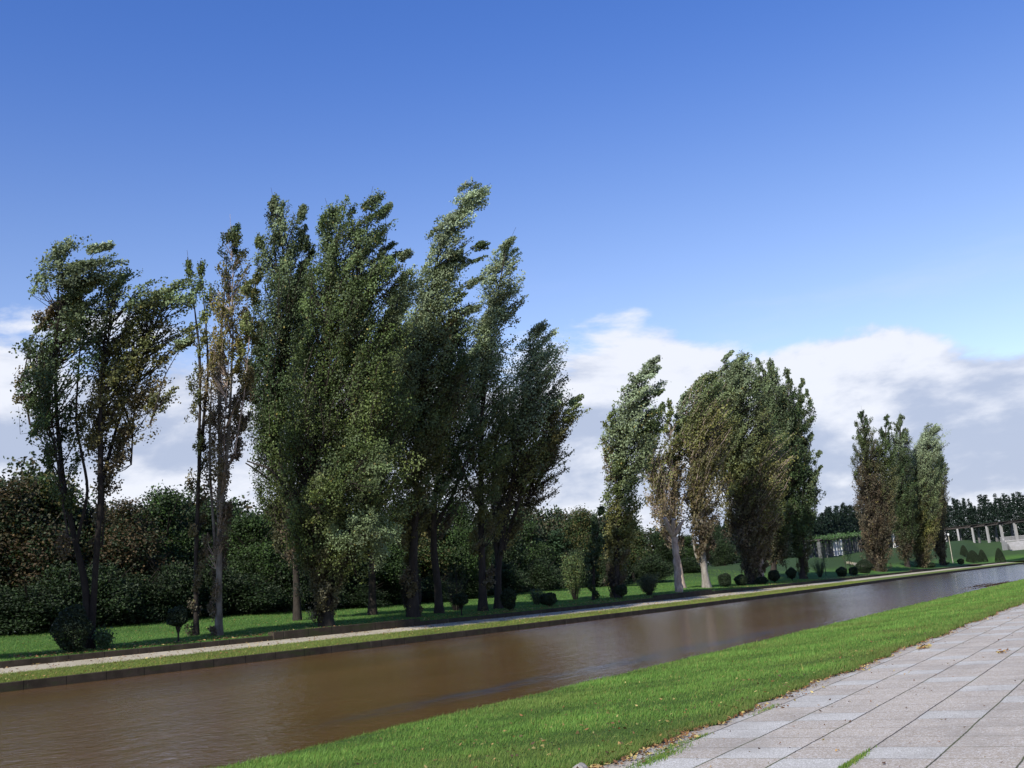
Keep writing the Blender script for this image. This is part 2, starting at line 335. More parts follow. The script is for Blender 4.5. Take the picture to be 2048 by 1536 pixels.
for px0, px1, lab in ((545, 838, 'long raised concrete curb with a pale top in front of the biggest poplars'),
                      (1312, 1422, 'raised dark concrete curb in front of the bare forked trunk'),
                      (1822, 1852, 'short raised concrete curb in front of the farthest poplar group')):
    xx = np.linspace(x_at(px0), x_at(px1), 14); yy = ywall(xx)
    o = link('raised_curb', wall_mesh(xx, yy-.05, yy+.42, zk(2, xx)-.3, zk(3, xx)+.24).mesh('raised_curb'), M['concrete_dark']); tag(o, lab, 'curb', 'raised curb sections on the retaining wall')
# near bank: paving, grass, canal edge
GE = 5.0                                                       # grass edge
def gedge(x): return GE+.06*np.sin(x*.9)+.05*np.sin(x*2.3+1)+.04*np.sin(x*5.1)+.03*np.sin(x*11.7+2)
YN = 10.2
def znear(y): return -.10*sms(y, GE, YN)
nx = np.concatenate([np.arange(-20, 40, .12), np.arange(40, X_END+60, 4.)])
sheet('pavement', np.array([-40, X_END+60]), K(-14), K(GE+.45), K(0), K(0), M['paving'])
sheet('side_lawn', np.array([-40., X_END+60]), K(-300), K(-14), K(.004), K(.004), M['grass_near'])
NG = 12
X = np.repeat(nx[:, None], NG+1, 1); s = np.linspace(0, 1, NG+1)[None]; Y = gedge(nx)[:, None]*(1-s)+YN*s
Z = .03*sms(s, 0, .06)+znear(Y)+.005; V = np.stack([X, Y, Z+0*X], -1).reshape(-1, 3); n = NG+1; i = np.arange((len(nx)-1)*n).reshape(-1, n)[:, :-1].ravel()
tag(link('grass_bank', mesh_np('grass_bank', V, np.stack([i, i+n, i+n+1, i+1], 1), None, True), M['grass_near']), kind='structure')
A = Acc()
for a, b in zip(np.arange(-40, X_END+60, 40.), np.arange(0, X_END+100, 40.)): A.add(*boxv(((a+b)/2, YN+.09, -.8), (39.98, .18, 1.36)))
o = link('canal_edging', A.mesh('canal_edging'), M['concrete']); tag(o, 'narrow grey concrete edging between the near grass and the water', 'edging')

# ------------------------------------------------------------------ grass and litter
def inview(P, m=40):
    q = (P-np.array([0, 0, EYE])) @ ROT; x = 1024+F_PX*q[:, 0]/-q[:, 2]; y = 768-F_PX*q[:, 1]/-q[:, 2]
    return (q[:, 2] < 0) & (x > -m) & (x < 2048+m) & (y > -m) & (y < 1536+m)
def blades(P, h, wd, col, lean=.5, wind=(.5, -.5)):
    n = len(P); a = rng.uniform(0, 2*np.pi, n); wv = np.stack([np.cos(a), np.sin(a), 0*a], 1)*(wd/2)[:, None]
    tip = P+np.stack([rng.normal(0, lean*.5, n)*h+wind[0]*h*.5, rng.normal(0, lean*.5, n)*h+wind[1]*h*.5, h], 1)
    V = np.stack([P-wv, P+wv, tip], 1).reshape(-1, 3); return V, np.arange(3*n).reshape(n, 3), col
def gcol(n, lo, hi, yel=.1):
    c = np.array(lo)+(np.array(hi)-np.array(lo))*rng.uniform(0, 1, (n, 1)); y = rng.uniform(0, 1, n) < yel
    c[y] = np.array([.26, .24, .07])*rng.uniform(.7, 1.2, (y.sum(), 1)); return c
def vnoise(x, y, s, seed=0):
    return (np.sin(x/s*1.7+seed)+np.sin(y/s*2.3+seed*2+.7*np.sin(x/s))+np.sin((x+y)/s*1.1+seed*3))/3
A = Acc()
N = 520000; x = 6.5*np.exp(rng.uniform(0, 1, N)*math.log(130/6.5)); y = rng.uniform(4.86, YN+.1, N)
y = np.where(y < GE+.15, gedge(x)+np.abs(rng.normal(0, .10, N))-.03, y)
P = np.stack([x, y, znear(y)+.01], 1); k = inview(P); P = P[k]; n = len(P); d = np.linalg.norm(P, axis=1)
pn = vnoise(P[:, 0], P[:, 1], .8)+.6*vnoise(P[:, 0], P[:, 1], .25, 3)
h = rng.uniform(.028, .065, n)*(1+.25*pn)*np.clip(1+(d-10)/60, 1, 1.6)*np.where(rng.uniform(size=n) < .02, 1.8, 1)
pt = sms(vnoise(P[:, 0]*1.0, P[:, 1]*1.3, 1.7, 5)+rng.normal(0, .25, n), .15, .9)[:, None]
col = gcol(n, (.06, .14, .022), (.16, .27, .055), .06)*(1+.28*pn[:, None])*(1-.35*pt)+np.array([.17, .17, .05])*.35*pt
ed = sms(P[:, 1], GE+.6, GE)[:, None]; col = col*(1-ed*.45)+np.array([.16, .14, .05])*ed*.25
A.add(*blades(P, h, .006*np.clip(d/7, 1, 14), col))
# weeds in the paving joints
for cx_, cy_, n_, sx, sy in ((9.35, 2.69, 420, .22, .02), (9.75, 2.69, 260, .2, .018), (9.7, 4.62, 900, .35, .06), (11.0, 4.72, 160, .12, .03), (10.4, 4.75, 300, .25, .05), (13.3, 4.74, 160, .3, .03)):
    p = np.stack([rng.normal(cx_, sx, n_), rng.normal(cy_, sy, n_), np.full(n_, .0)], 1)
    A.add(*blades(p, rng.uniform(.01, .035, n_), np.full(n_, .009), gcol(n_, (.06, .13, .02), (.15, .24, .04), .1)))
tag(link('grass', A.mesh('grass'), M['grass_blade']), 'short bright green grass on the near bank', 'grass', kind='stuff')
A = Acc()
for (y0, y1, zf, N, lo, hi, yl, hh) in ((lambda x: ywat(x)+.1, lambda x: ywat(x)+W_STRIP+.2, None, 60000, (.10, .16, .03), (.20, .24, .055), .2, (.05, .13)),
                                    (lambda x: ywall(x)+.2, lambda x: ywall(x)+24, 1, 150000, (.06, .14, .024), (.13, .23, .055), .05, (.05, .12))):
    x = 25*np.exp(rng.uniform(0, 1, N)*math.log(170/25)); f = rng.uniform(0, 1, N)**(1 if zf is None else 1.3); y = y0(x)*(1-f)+y1(x)*f
    z = ground(x, y) if zf else zk(0, x)*(1-f)+zk(1, x)*f
    P = np.stack([x, y, z-.01], 1); k = inview(P); P = P[k]; n = len(P); d = np.linalg.norm(P, axis=1)
    A.add(*blades(P, rng.uniform(*hh, n), .018*np.clip(d/40, 1, 4), gcol(n, lo, hi, yl)*(1+.2*vnoise(P[:, 0], P[:, 1], 2.)[:, None])))
tag(link('grass', A.mesh('grass'), M['grass_blade']), 'rough green grass on the far bank and under the trees', 'grass', kind='stuff')
def litter(P, s, up=.6):
    n = len(P); C = P+np.array([0, 0, .012]); pal = np.array([[.22, .10, .04], [.15, .075, .035], [.32, .2, .08], [.40, .32, .12], [.10, .06, .035]])
    a = rng.normal(size=(n, 3)); a[:, 2] *= .35; a = unit(a); b = unit(np.cross(a, np.array([0, 0, 1.])+rng.normal(0, up, (n, 3))))
    L = s*rng.uniform(.6, 1.4, (n, 1)); W = L*rng.uniform(.45, .8, (n, 1))
    V = np.stack([C-a*L/2, C+b*W/2, C+a*L/2+np.array([0, 0, .01]), C-b*W/2], 1).reshape(-1, 3); V[:, 2] = np.maximum(V[:, 2], C.repeat(4, 0)[:, 2]-.006)
    return V, np.arange(4*n).reshape(n, 4), pal[rng.integers(0, 5, n)]*rng.uniform(.7, 1.2, (n, 1))
A = Acc()
x = 7.5*np.exp(rng.uniform(0, 1, 5200)*math.log(60/7.5)); y = gedge(x)+rng.normal(.0, .11, len(x))*(1+.6*vnoise(x, 0*x, 1.2))
k = vnoise(x, y*0, .9, 4)+.4*vnoise(x, 0*x, .3, 1) > -.25; x, y = x[k], y[k]; A.add(*litter(np.stack([x, y, 0*x+.01], 1), .045))
x = 8*np.exp(rng.uniform(0, 1, 900)*math.log(60/8)); y = GE+np.abs(rng.normal(0, 1.9, len(x))); k = y < YN; A.add(*litter(np.stack([x, y, znear(y)+.04], 1)[k], .05))
x = 8*np.exp(rng.uniform(0, 1, 260)*math.log(50/8)); y = GE-np.abs(rng.normal(0, 1.6, len(x))); A.add(*litter(np.stack([x, y, 0*x], 1), .035))
x = rng.uniform(28, 150, 3500); f = rng.uniform(0, 1, len(x)); y = ywat(x)+.1+f*6; A.add(*litter(np.stack([x, y, np.where(f < .5, zk(0, x)+(zk(1, x)-zk(0, x))*f*2, zk(1, x)+(zk(2, x)-zk(1, x))*(f*2-1))+.03], 1), .13))
x = rng.uniform(28, 110, 1200); f = rng.uniform(0, 1, len(x)); y = ywall(x)+.2+f**2*16; A.add(*litter(np.stack([x, y, ground(x, y)+.05], 1), .13))
for cx_, cy_, n_, s_ in ((8.9, 4.98, 10, .09), (10.8, 4.95, 16, .07), (13.6, 4.6, 8, .06), (20.5, 2.9, 26, .07), (22.5, 4.6, 40, .10), (10.8, 4.75, 8, .05)):
    A.add(*litter(np.stack([rng.normal(cx_, .18, n_), rng.normal(cy_, .05, n_), np.full(n_, .01)], 1), s_, 1.2))
x = 34*np.exp(rng.uniform(0, 1, 2600)*math.log(200/34)); y = ywall(x)+.3+np.abs(rng.normal(0, 1.6, len(x))); A.add(*litter(np.stack([x, y, ground(x, y)+.04], 1), .16))
tag(link('fallen_leaves', A.mesh('fallen_leaves'), M['litter']), 'brown and yellow fallen leaves scattered along the grass edges', 'leaves', kind='stuff')
# half-buried stone at the near grass edge
p = at(1153, 1528, 9.6); xs_, ys_ = 8.95, 5.06
th = np.linspace(0, 2*np.pi, 9, endpoint=False); A = Acc(); rings = []
for zz, rr in ((-.03, .10), (.02, .115), (.055, .085), (.07, .04)):
    rings.append(np.stack([xs_+rr*np.cos(th)*(1+.2*np.sin(3*th)), ys_+rr*.75*np.sin(th)*(1+.15*np.cos(2*th)), zz+.012*np.sin(2*th+1)], -1))
V = np.concatenate(rings+[np.array([[xs_, ys_, .075]])]); Fq = [[r*9+j, r*9+(j+1) % 9, (r+1)*9+(j+1) % 9, (r+1)*9+j] for r in range(3) for j in range(9)]
me = bpy.data.meshes.new('stone'); me.from_pydata([tuple(map(float, a)) for a in V], [], Fq+[[27+j, 27+(j+1) % 9, 36] for j in range(9)]); me.update()
tag(link('stone', me, M['concrete']), 'small pale rock lying where the near grass meets the paving', 'rock')
# mud and weed showing above the water near the right bank
A = Acc()
for px, py, n_ in ((1985, 1170, 500), (1960, 1171, 250), (2005, 1167, 260)):
    d_ = ROT @ ray(px, py); c_ = d_*((Z_W-EYE)/d_[2])
    p_ = np.stack([rng.normal(c_[0], 3.2, n_), rng.normal(c_[1], .22, n_), np.full(n_, Z_W-.01)], 1)
    V_, F_, T_ = litter(p_, .16, .3); A.add(V_, F_, T_*.25)
tag(link('floating_weed', A.mesh('floating_weed'), M['litter']), 'dark patch of floating weed in the water near the right bank', 'weed', kind='stuff')

# ------------------------------------------------------------------ poplars
CAMX = ROT[:, 0]; WIND = unit(np.array([.80, -.55, .30]))
GREEN = np.array([.066, .100, .026]); DKGREEN = np.array([.036, .062, .022]); PALE = np.array([.29, .345, .235]); YELL = np.array([.22, .185, .05]); BROWN = np.array([.100, .073, .044])
def resample(pts, n):
    pts = np.asarray(pts, float); s = np.concatenate([[0], np.cumsum(np.linalg.norm(np.diff(pts[:, :3], axis=0), axis=1))]); q = np.linspace(0, s[-1], n)
    out = np.stack([np.interp(q, s, pts[:, j]) for j in range(pts.shape[1])], 1)
    for _ in range(2): out[1:-1] = .25*out[:-2]+.5*out[1:-1]+.25*out[2:]
    return out
def plume(A, TW, pts, D, dn, cols, wind=.3, leaf=.14, clump=64, den=1.0, twig=1.0):
    """A foliage volume round a curved stem. pts: (px, py, radius px) from low to high at depth D; cols: (y fraction -> colour weights)"""
    W = np.array([[*at(px, py, D), r*D/F_PX] for px, py, r in pts]); S = resample(W, 40)
    ax, rr = S[:, :3], S[:, 3]; T = unit(np.gradient(ax, axis=0)); seg = np.linalg.norm(np.gradient(ax, axis=0), axis=1)
    ls = float(np.clip(D/75, 1, 1.7)); leaf = leaf*ls; clump = max(12, int(clump/ls**1.6))
    wgt = np.maximum(rr, .75)**1.25*seg*dn(np.linspace(0, 1, 40)); total = wgt.sum(); per = 9; Nb = max(3, int(17*total*den/per)); wnd = WIND*1.0
    t = np.interp((np.arange(Nb)+rng.uniform(0, 1, Nb))/Nb, np.cumsum(wgt)/total, np.arange(40.)); i0 = np.clip(t.astype(int), 0, 38); f = (t-i0)[:, None]
    c = ax[i0]*(1-f)+ax[i0+1]*f; tt = T[i0]; r = rr[i0]*(1-f[:, 0])+rr[i0+1]*f[:, 0]; tn = t/39.
    i0[-1] = i0[-2] = 37; c[-2:] = ax[37]; tt[-2:] = T[37]; r[-2:] = rr[37]
    TW.add(*tubes(ax[None, ::3], np.linspace(.07, .012, len(ax[::3]))[None], 4))
    rnd = unit(rng.normal(size=(Nb, 3))); e = unit(rnd-tt*(rnd*tt).sum(1, keepdims=True)); rho = r*rng.uniform(.12, 1, Nb)**.6*.86; rho[-2:] *= .2
    wk = np.clip(wind*(.35+tn), 0, 1)
    d = unit(tt*1.0+e*.30+wnd*(wk*1.9)[:, None]+rng.normal(0, .10, (Nb, 3)))
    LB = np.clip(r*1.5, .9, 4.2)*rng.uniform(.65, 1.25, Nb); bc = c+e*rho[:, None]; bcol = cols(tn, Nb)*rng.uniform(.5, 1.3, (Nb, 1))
    # a bough: a tapering flame of sprays round one ascending branch
    k = np.repeat(np.arange(Nb), per); Nc = len(k); u_ = rng.uniform(-.45, .5, Nc); sg = LB[k]*(.15-.11*np.clip(u_+.2, 0, 1))
    cen = bc[k]+d[k]*(u_*LB[k])[:, None]+wnd*(wk[k]*LB[k]*.30*(u_+.45)**2)[:, None]+rng.normal(0, 1, (Nc, 3))*sg[:, None]
    d = unit(d[k]+wnd*(wk[k]*.5*(u_+.45))[:, None]+rng.normal(0, .10, (Nc, 3))); cb = bcol[k]*rng.uniform(.78, 1.25, (Nc, 1)); tn = tn[k]; wk = wk[k]; i0 = i0[k]; rho = rho[k]; tt = tt[k]
    L = LB[k]*.42*rng.uniform(.7, 1.25, Nc)
    tw_root = bc-unit(bc-c+1e-6)*0; bk = k
    k = np.repeat(np.arange(Nc), clump); n = len(k); s = rng.beta(1.5, 1.5, n)
    prof = (.05+.15*np.sin(np.pi*np.clip(s*.86+.1, 0, 1)))*np.clip(L[k], .6, 1.5)
    off = rng.normal(0, 1, (n, 3))*prof[:, None]; off[:, 2] *= 1-.55*wk[k]
    C = cen[k]+d[k]*((s-.4)*L[k])[:, None]+WIND*(wk[k]*L[k]*.55*s**2)[:, None]+off
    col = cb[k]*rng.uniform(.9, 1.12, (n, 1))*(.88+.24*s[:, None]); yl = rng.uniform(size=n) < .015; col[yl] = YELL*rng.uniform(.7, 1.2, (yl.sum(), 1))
    nr = unit(rng.normal(size=(Nc, 3))+np.array([-.25, 0, .5]))
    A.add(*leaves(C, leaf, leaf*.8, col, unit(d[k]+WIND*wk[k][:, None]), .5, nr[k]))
    # twig from the stem up to the clump tip
    j = np.clip(i0-(rho/np.maximum(seg.mean(), .05)*rng.uniform(.7, 1.5, Nc)).astype(int), 0, 39)
    m_ = rng.uniform(size=Nc) < .6*twig; b0 = ax[j][m_]; b3 = (cen+d*(L*.75)[:, None])[m_]; b2 = (cen-d*(L*.4)[:, None])[m_]; b1 = b0*.55+b2*.45+tt[m_]*(-.12*rho[m_])[:, None]
    if len(b0):
        P = np.stack([b0, b1, b2, b3], 1); base = .008+.012*np.linalg.norm(b3-b0, axis=1)
        TW.add(*tubes(P, base[:, None]*np.array([[1, .75, .5, .2]]), 3))
    return ax, rr
def poplar(label, px, uu, plumes, stems, name='poplar_tree', bark='bark', skirt=0, group='poplars in a row along the far bank', leaf=.14, den=1.0, cat='tree', twigden=1.0, D=None):
    x = x_at(px, lambda q: ywall(q)+uu) if D is None else at(px, hor(px), D)[0]
    y = float(ywall(x))+uu if D is None else at(px, hor(px), D)[1]
    B = np.array([x, y, float(ground(x, y))]); D = depth(B); pb = proj(B)
    t = thing(name, B, label, cat, group)
    A = Acc(); TR = Acc(); TW = Acc()
    for st in stems:                                           # (px, py, radius px, depth offset m)
        pts = [(q[0], q[1], q[2], q[3] if len(q) > 3 else 0) for q in st]
        Wp = np.array([[*at(a, b, D+e), r*.64*D/F_PX] for a, b, r, e in pts])
        if pts[0][1] == 0: Wp[0, :3] = B+np.array([(pts[0][0])*D/F_PX*CAMX[0], (pts[0][0])*D/F_PX*CAMX[1], -.15])
        S = resample(Wp, 26); S[:, :3] += np.cumsum(rng.normal(0, .025, (26, 3)), 0)*np.linspace(0, 1, 26)[:, None]
        if pts[0][1] == 0: S[0, 3] *= 1.5; S[1, 3] *= 1.15
        TR.add(*tubes(S[None, :, :3], S[None, :, 3], 9))
    for p in plumes:
        q = dict(p); off = q.pop('off', 0); pts = [list(a) for a in q.pop('pts')]
        if pts[0][1] == 0: pts[0][0] += pb[0]; pts[0][1] = pb[1]-4
        q.setdefault('leaf', leaf); q['den'] = q.get('den', 1)*den
        plume(A, TW, pts, D+off, **q)
    if skirt:                                                  # dense whiskers of shoots round the trunk foot
        n_ = skirt; a = rng.uniform(0, 2*np.pi, n_); z0 = rng.uniform(0, 2.2, n_)**1.0; r0 = rng.uniform(.2, .45, n_)
        b0 = B+np.stack([r0*np.cos(a), r0*np.sin(a), z0], 1); hh = rng.uniform(.8, 2.6, n_); sp = rng.uniform(.15, .5, n_)
        b3 = b0+np.stack([np.cos(a)*sp, np.sin(a)*sp, hh], 1); b1 = b0*.65+b3*.35+np.stack([np.cos(a)*.15, np.sin(a)*.15, 0*a], 1)
        TW.add(*tubes(np.stack([b0, b1, b3], 1), np.array([[.03, .022, .008]])*np.ones((n_, 1)), 3))
    o = link('trunk', TR.mesh('trunk', True, B), M[bark], t)
    if TW.V: link('twigs', TW.mesh('twigs', False, B), M['bark'] if bark in ('bark_dark', 'bark') else M['bark_pink'], t)
    if A.V: link('crown', A.mesh('crown', False, B), M['poplar_leaf'], t)
    return t
# colour recipes along a plume (0 low, 1 high)
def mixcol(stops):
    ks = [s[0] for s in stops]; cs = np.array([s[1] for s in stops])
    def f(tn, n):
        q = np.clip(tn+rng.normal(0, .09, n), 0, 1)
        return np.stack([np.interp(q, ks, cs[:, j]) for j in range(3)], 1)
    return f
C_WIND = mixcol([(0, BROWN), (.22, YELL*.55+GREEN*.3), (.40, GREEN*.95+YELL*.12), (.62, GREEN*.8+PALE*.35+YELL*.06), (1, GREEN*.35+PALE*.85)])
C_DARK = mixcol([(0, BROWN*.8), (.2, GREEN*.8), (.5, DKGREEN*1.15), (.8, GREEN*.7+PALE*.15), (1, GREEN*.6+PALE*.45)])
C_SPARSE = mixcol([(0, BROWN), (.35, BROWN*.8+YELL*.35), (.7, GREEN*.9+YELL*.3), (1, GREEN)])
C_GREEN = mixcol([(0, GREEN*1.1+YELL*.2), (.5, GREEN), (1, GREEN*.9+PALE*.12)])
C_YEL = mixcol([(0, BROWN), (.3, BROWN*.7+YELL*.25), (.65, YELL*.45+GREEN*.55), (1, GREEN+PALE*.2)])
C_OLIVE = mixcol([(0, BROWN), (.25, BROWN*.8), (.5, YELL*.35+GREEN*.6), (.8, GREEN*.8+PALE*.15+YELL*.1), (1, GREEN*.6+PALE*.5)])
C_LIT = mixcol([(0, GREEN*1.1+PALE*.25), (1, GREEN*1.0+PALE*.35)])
ONE = lambda t: np.ones_like(t)
UPD = lambda a: (lambda t: a+(1-a)*sms(t, .15, .55))
def P(pts, dn=ONE, cols=C_WIND, **k): return dict(pts=pts, dn=dn, cols=cols, **k)

poplar('forked poplar leaning apart in a V at the far left with thin leafy tops', 178, 3.0,
    [P([(140, 1090, 22), (125, 1010, 36), (112, 900, 50), (95, 780, 62), (110, 680, 60), (122, 600, 46), (130, 540, 48), (115, 480, 24)], UPD(.3), C_DARK, wind=.35, off=-1, clump=36, den=1.75, twig=1.2),
     P([(110, 640, 30), (150, 570, 50), (178, 522, 38), (200, 490, 16)], ONE, C_WIND, wind=.9, den=1.8),
     P([(205, 1090, 22), (208, 1010, 38), (205, 900, 50), (205, 760, 55), (222, 660, 50), (232, 595, 52), (236, 548, 28)], UPD(.3), C_YEL, wind=.35, off=1, clump=36, den=1.75, twig=1.2),
     P([(262, 930, 46), (270, 790, 58), (290, 690, 50), (322, 620, 54), (352, 566, 32)], UPD(.3), C_YEL, wind=.6, off=2, clump=36, den=1.75, twig=1.2),
     P([(60, 850, 30), (45, 760, 30), (62, 680, 28), (90, 640, 14)], ONE, C_SPARSE, wind=.3, den=1.30, clump=20, twig=1.6),
     P([(300, 850, 32), (330, 750, 28), (370, 680, 12)], ONE, C_WIND, wind=.6, den=.45)],
    [[(0, 0, 13), (172, 1160, 11), (150, 1090, 8.5), (125, 960, 8), (112, 800, 5.5), (112, 650, 3.5), (118, 520, 1.5)],
     [(3, 0, 11), (192, 1130, 9), (205, 980, 9), (203, 850, 6), (215, 700, 4, 1), (228, 570, 1.5, 1)],
     [(205, 960, 7), (232, 850, 4.5, 2), (262, 760, 3, 2), (330, 620, 1.5, 2)], [(150, 1100, 6), (178, 980, 4.5), (150, 840, 3.5), (165, 600, 1.5)],
     [(112, 900, 4), (80, 800, 3), (60, 700, 1.5)]], 'poplar_tree', 'bark_dark', leaf=.15, den=.7)
poplar('thin half bare poplar with sparse brown twigs just left of the pale stemmed one', 392, 5.5,
    [P([(0, 0, 14), (396, 1050, 22), (400, 880, 26), (398, 720, 24), (385, 580, 18), (374, 500, 8)], ONE, C_SPARSE, wind=.1, den=0.91, clump=20, twig=1.6),
     P([(405, 900, 20), (415, 760, 16), (412, 600, 14), (400, 520, 5)], ONE, C_SPARSE, wind=.1, den=1.04, clump=20, twig=1.6)],
    [[(0, 0, 8), (392, 1100, 7), (398, 900, 5), (400, 700, 3), (378, 510, 1)], [(394, 1060, 4), (402, 880, 4), (417, 760, 3), (414, 640, 2), (400, 540, 1)]], den=.8)
poplar('slender poplar with pale stems, dense brown twigs and a small green tip', 437, 4.0,
    [P([(0, 0, 14), (432, 1100, 28), (446, 950, 36), (452, 800, 38), (462, 640, 34), (466, 540, 30), (462, 470, 22), (460, 428, 8)], UPD(.5), mixcol([(0, BROWN*1.2), (.5, BROWN), (.72, YELL*.8), (.9, DKGREEN), (1, DKGREEN)]), wind=.05, den=1.6, clump=26, twig=1.6),
     P([(470, 900, 24), (490, 780, 26), (500, 660, 26), (490, 560, 14)], ONE, C_YEL, wind=.1, den=.7)],
    [[(0, 0, 11), (438, 1100, 9), (440, 900, 7), (438, 700, 4), (455, 500, 1.5)], [(437, 1080, 6), (455, 880, 5), (462, 700, 3), (462, 560, 1.5)], [(432, 1120, 5), (420, 930, 4), (425, 760, 2)]], bark='bark_light')
poplar('tall dark green poplar behind, top left peak of the biggest group', 595, 9.5,
    [P([(590, 1120, 30), (570, 980, 65), (560, 850, 78), (560, 720, 76), (568, 600, 62), (566, 500, 42), (552, 430, 30), (542, 375, 14)], UPD(.6), C_DARK, wind=.12, den=1.0),
     P([(590, 700, 35), (600, 600, 32), (604, 500, 24), (605, 410, 8)], ONE, C_DARK, wind=.1),
     P([(500, 800, 24), (505, 650, 24), (515, 540, 18), (520, 470, 8)], ONE, C_YEL, wind=.1, den=.7)],
    [[(0, 0, 11), (592, 1120, 10), (588, 980, 8), (570, 800, 6), (562, 600, 4), (545, 400, 1)], [(586, 1000, 5), (530, 950, 3.5), (490, 925, 2)]])
poplar('biggest poplar with a bushy foot and a broad full dark green crown', 652, 3.2,
    [P([(0, 0, 24), (648, 1150, 42), (650, 1080, 66)], ONE, mixcol([(0, BROWN), (.6, BROWN*.7+GREEN*.3), (1, GREEN*.9)]), wind=.0, den=.9, twig=2),
     P([(640, 1090, 60), (620, 980, 92), (640, 860, 102), (650, 740, 92), (668, 620, 72), (672, 520, 60), (668, 440, 40), (650, 396, 12)], UPD(.8), C_GREEN, wind=.14, den=.78),
     P([(700, 1120, 50), (740, 1010, 80), (735, 890, 90), (720, 760, 82), (716, 640, 66), (715, 540, 58), (725, 460, 44), (738, 405, 28), (746, 372, 14)], UPD(.8), C_GREEN, wind=.34, den=.8, off=-1),
     P([(735, 620, 34), (760, 540, 32), (775, 470, 20), (768, 415, 8)], ONE, C_WIND, wind=.5),
     P([(750, 760, 36), (775, 650, 36), (795, 570, 30), (812, 500, 14)], ONE, C_WIND, wind=.4),
     P([(690, 1060, 55), (740, 1040, 55), (760, 1100, 30)], ONE, C_LIT, wind=.05, den=.8, off=-3), P([(640, 1020, 60), (690, 960, 60), (760, 930, 40)], ONE, C_GREEN, wind=.0, den=.7, off=-4)],
    [[(0, 0, 20), (650, 1170, 15), (640, 1060, 12), (625, 900, 9), (640, 740, 7), (665, 560, 4), (655, 420, 1.5)], [(648, 1120, 11), (690, 960, 8), (705, 780, 6), (712, 600, 4), (735, 420, 1.5)],
     [(645, 1120, 8), (600, 1010, 6), (540, 940, 4), (490, 925, 2)], [(690, 960, 5), (740, 850, 4), (775, 680, 3), (805, 530, 1)]], skirt=240)
poplar('dark trunked poplar hidden in the middle of the biggest group', 745, 9,
    [P([(748, 1100, 30), (765, 980, 60), (780, 860, 62), (790, 740, 56), (800, 640, 44), (812, 570, 22)], UPD(.7), C_DARK, wind=.2, den=.9)],
    [[(0, 0, 12), (744, 1120, 11), (755, 960, 8), (775, 800, 6), (795, 640, 3), (810, 560, 1)]])
poplar('tallest poplar, its feathery top bent over sharply to the right', 826, 4,
    [P([(0, 0, 14), (828, 1120, 24), (832, 1020, 42), (835, 900, 68), (838, 790, 74), (845, 690, 70), (852, 610, 52), (872, 530, 38), (888, 476, 36), (915, 425, 36), (950, 383, 26), (982, 366, 10)], UPD(.55), C_WIND, wind=.42, den=1.15),
     P([(870, 560, 18), (905, 525, 22), (935, 503, 18), (958, 490, 7)], ONE, C_DARK, wind=.8, den=1.2),
     P([(880, 680, 30), (905, 620, 30), (930, 580, 18), (950, 560, 7)], ONE, C_WIND, wind=.6), P([(890, 800, 40), (905, 720, 40), (925, 660, 25), (945, 610, 10)], ONE, C_DARK, wind=.5)],
    [[(0, 0, 17), (826, 1130, 14), (832, 1000, 10), (838, 850, 8), (845, 700, 6), (862, 580, 4), (885, 470, 2.5), (960, 375, 1)]], skirt=160)
poplar('poplar with a crooked dark trunk right of the tallest one', 878, 5.5,
    [P([(870, 1060, 36), (885, 950, 58), (900, 860, 54), (915, 770, 40), (925, 710, 20)], UPD(.6), C_DARK, wind=.2, den=.85),
     P([(925, 960, 28), (945, 900, 26), (960, 850, 14)], ONE, C_YEL, wind=.2, den=.5)],
    [[(0, 0, 13), (876, 1170, 12), (866, 1100, 11), (868, 1000, 8), (885, 870, 6), (915, 720, 2)], [(867, 1060, 7), (905, 990, 5), (940, 900, 2)]])
poplar('poplar with a straight trunk and a narrow silvery tip leaning right', 965, 4.2,
    [P([(0, 0, 12), (964, 1120, 26), (962, 1020, 38), (963, 920, 44), (966, 820, 46), (972, 730, 46), (980, 650, 42), (992, 575, 38), (1002, 520, 28), (1018, 480, 18), (1032, 454, 6)], UPD(.45), C_WIND, wind=.4, den=1.1)],
    [[(0, 0, 13), (964, 1130, 11), (961, 980, 8), (964, 820, 6), (978, 650, 4), (1005, 510, 1.5)], [(962, 1020, 5), (925, 940, 4), (905, 890, 2)]])
poplar('spreading poplar at the right end of the biggest group, twiggy below', 1000, 5.2,
    [P([(1003, 1100, 28), (1022, 1000, 48), (1042, 920, 58), (1050, 840, 58), (1055, 765, 52), (1064, 705, 40), (1076, 660, 26), (1092, 636, 9)], UPD(.5), C_WIND, wind=.4, den=1.05),
     P([(1070, 930, 36), (1100, 870, 42), (1130, 820, 36), (1155, 793, 16)], ONE, C_YEL, wind=.35, den=.9), P([(1050, 1010, 34), (1085, 950, 40), (1110, 900, 28)], ONE, C_SPARSE, wind=.25, den=1.56, clump=20, twig=1.6, off=1),
     P([(990, 1030, 30), (990, 930, 34), (995, 860, 22)], ONE, C_SPARSE, wind=.2, den=1.56, clump=20, twig=1.6, off=2)],
    [[(-4, 0, 12), (995, 1140, 10), (1012, 1030, 8), (1030, 930, 6), (1045, 820, 4), (1075, 670, 1.5)], [(1006, 1100, 7), (1045, 980, 5), (1090, 890, 3), (1140, 810, 1)], [(997, 1150, 7), (985, 1000, 5), (990, 880, 2)]])
poplar('dark columnar young tree standing alone between the two big poplar groups', 1186, 5,
    [P([(0, 0, 10), (1186, 1150, 16), (1190, 1100, 20), (1195, 1050, 18), (1204, 1012, 7)], ONE, mixcol([(0, DKGREEN*.7), (1, DKGREEN)]), wind=.0, den=1.0)],
    [[(0, 0, 6), (1187, 1120, 4), (1200, 1030, 1)]], 'columnar_tree', 'bark_dark', group=None)
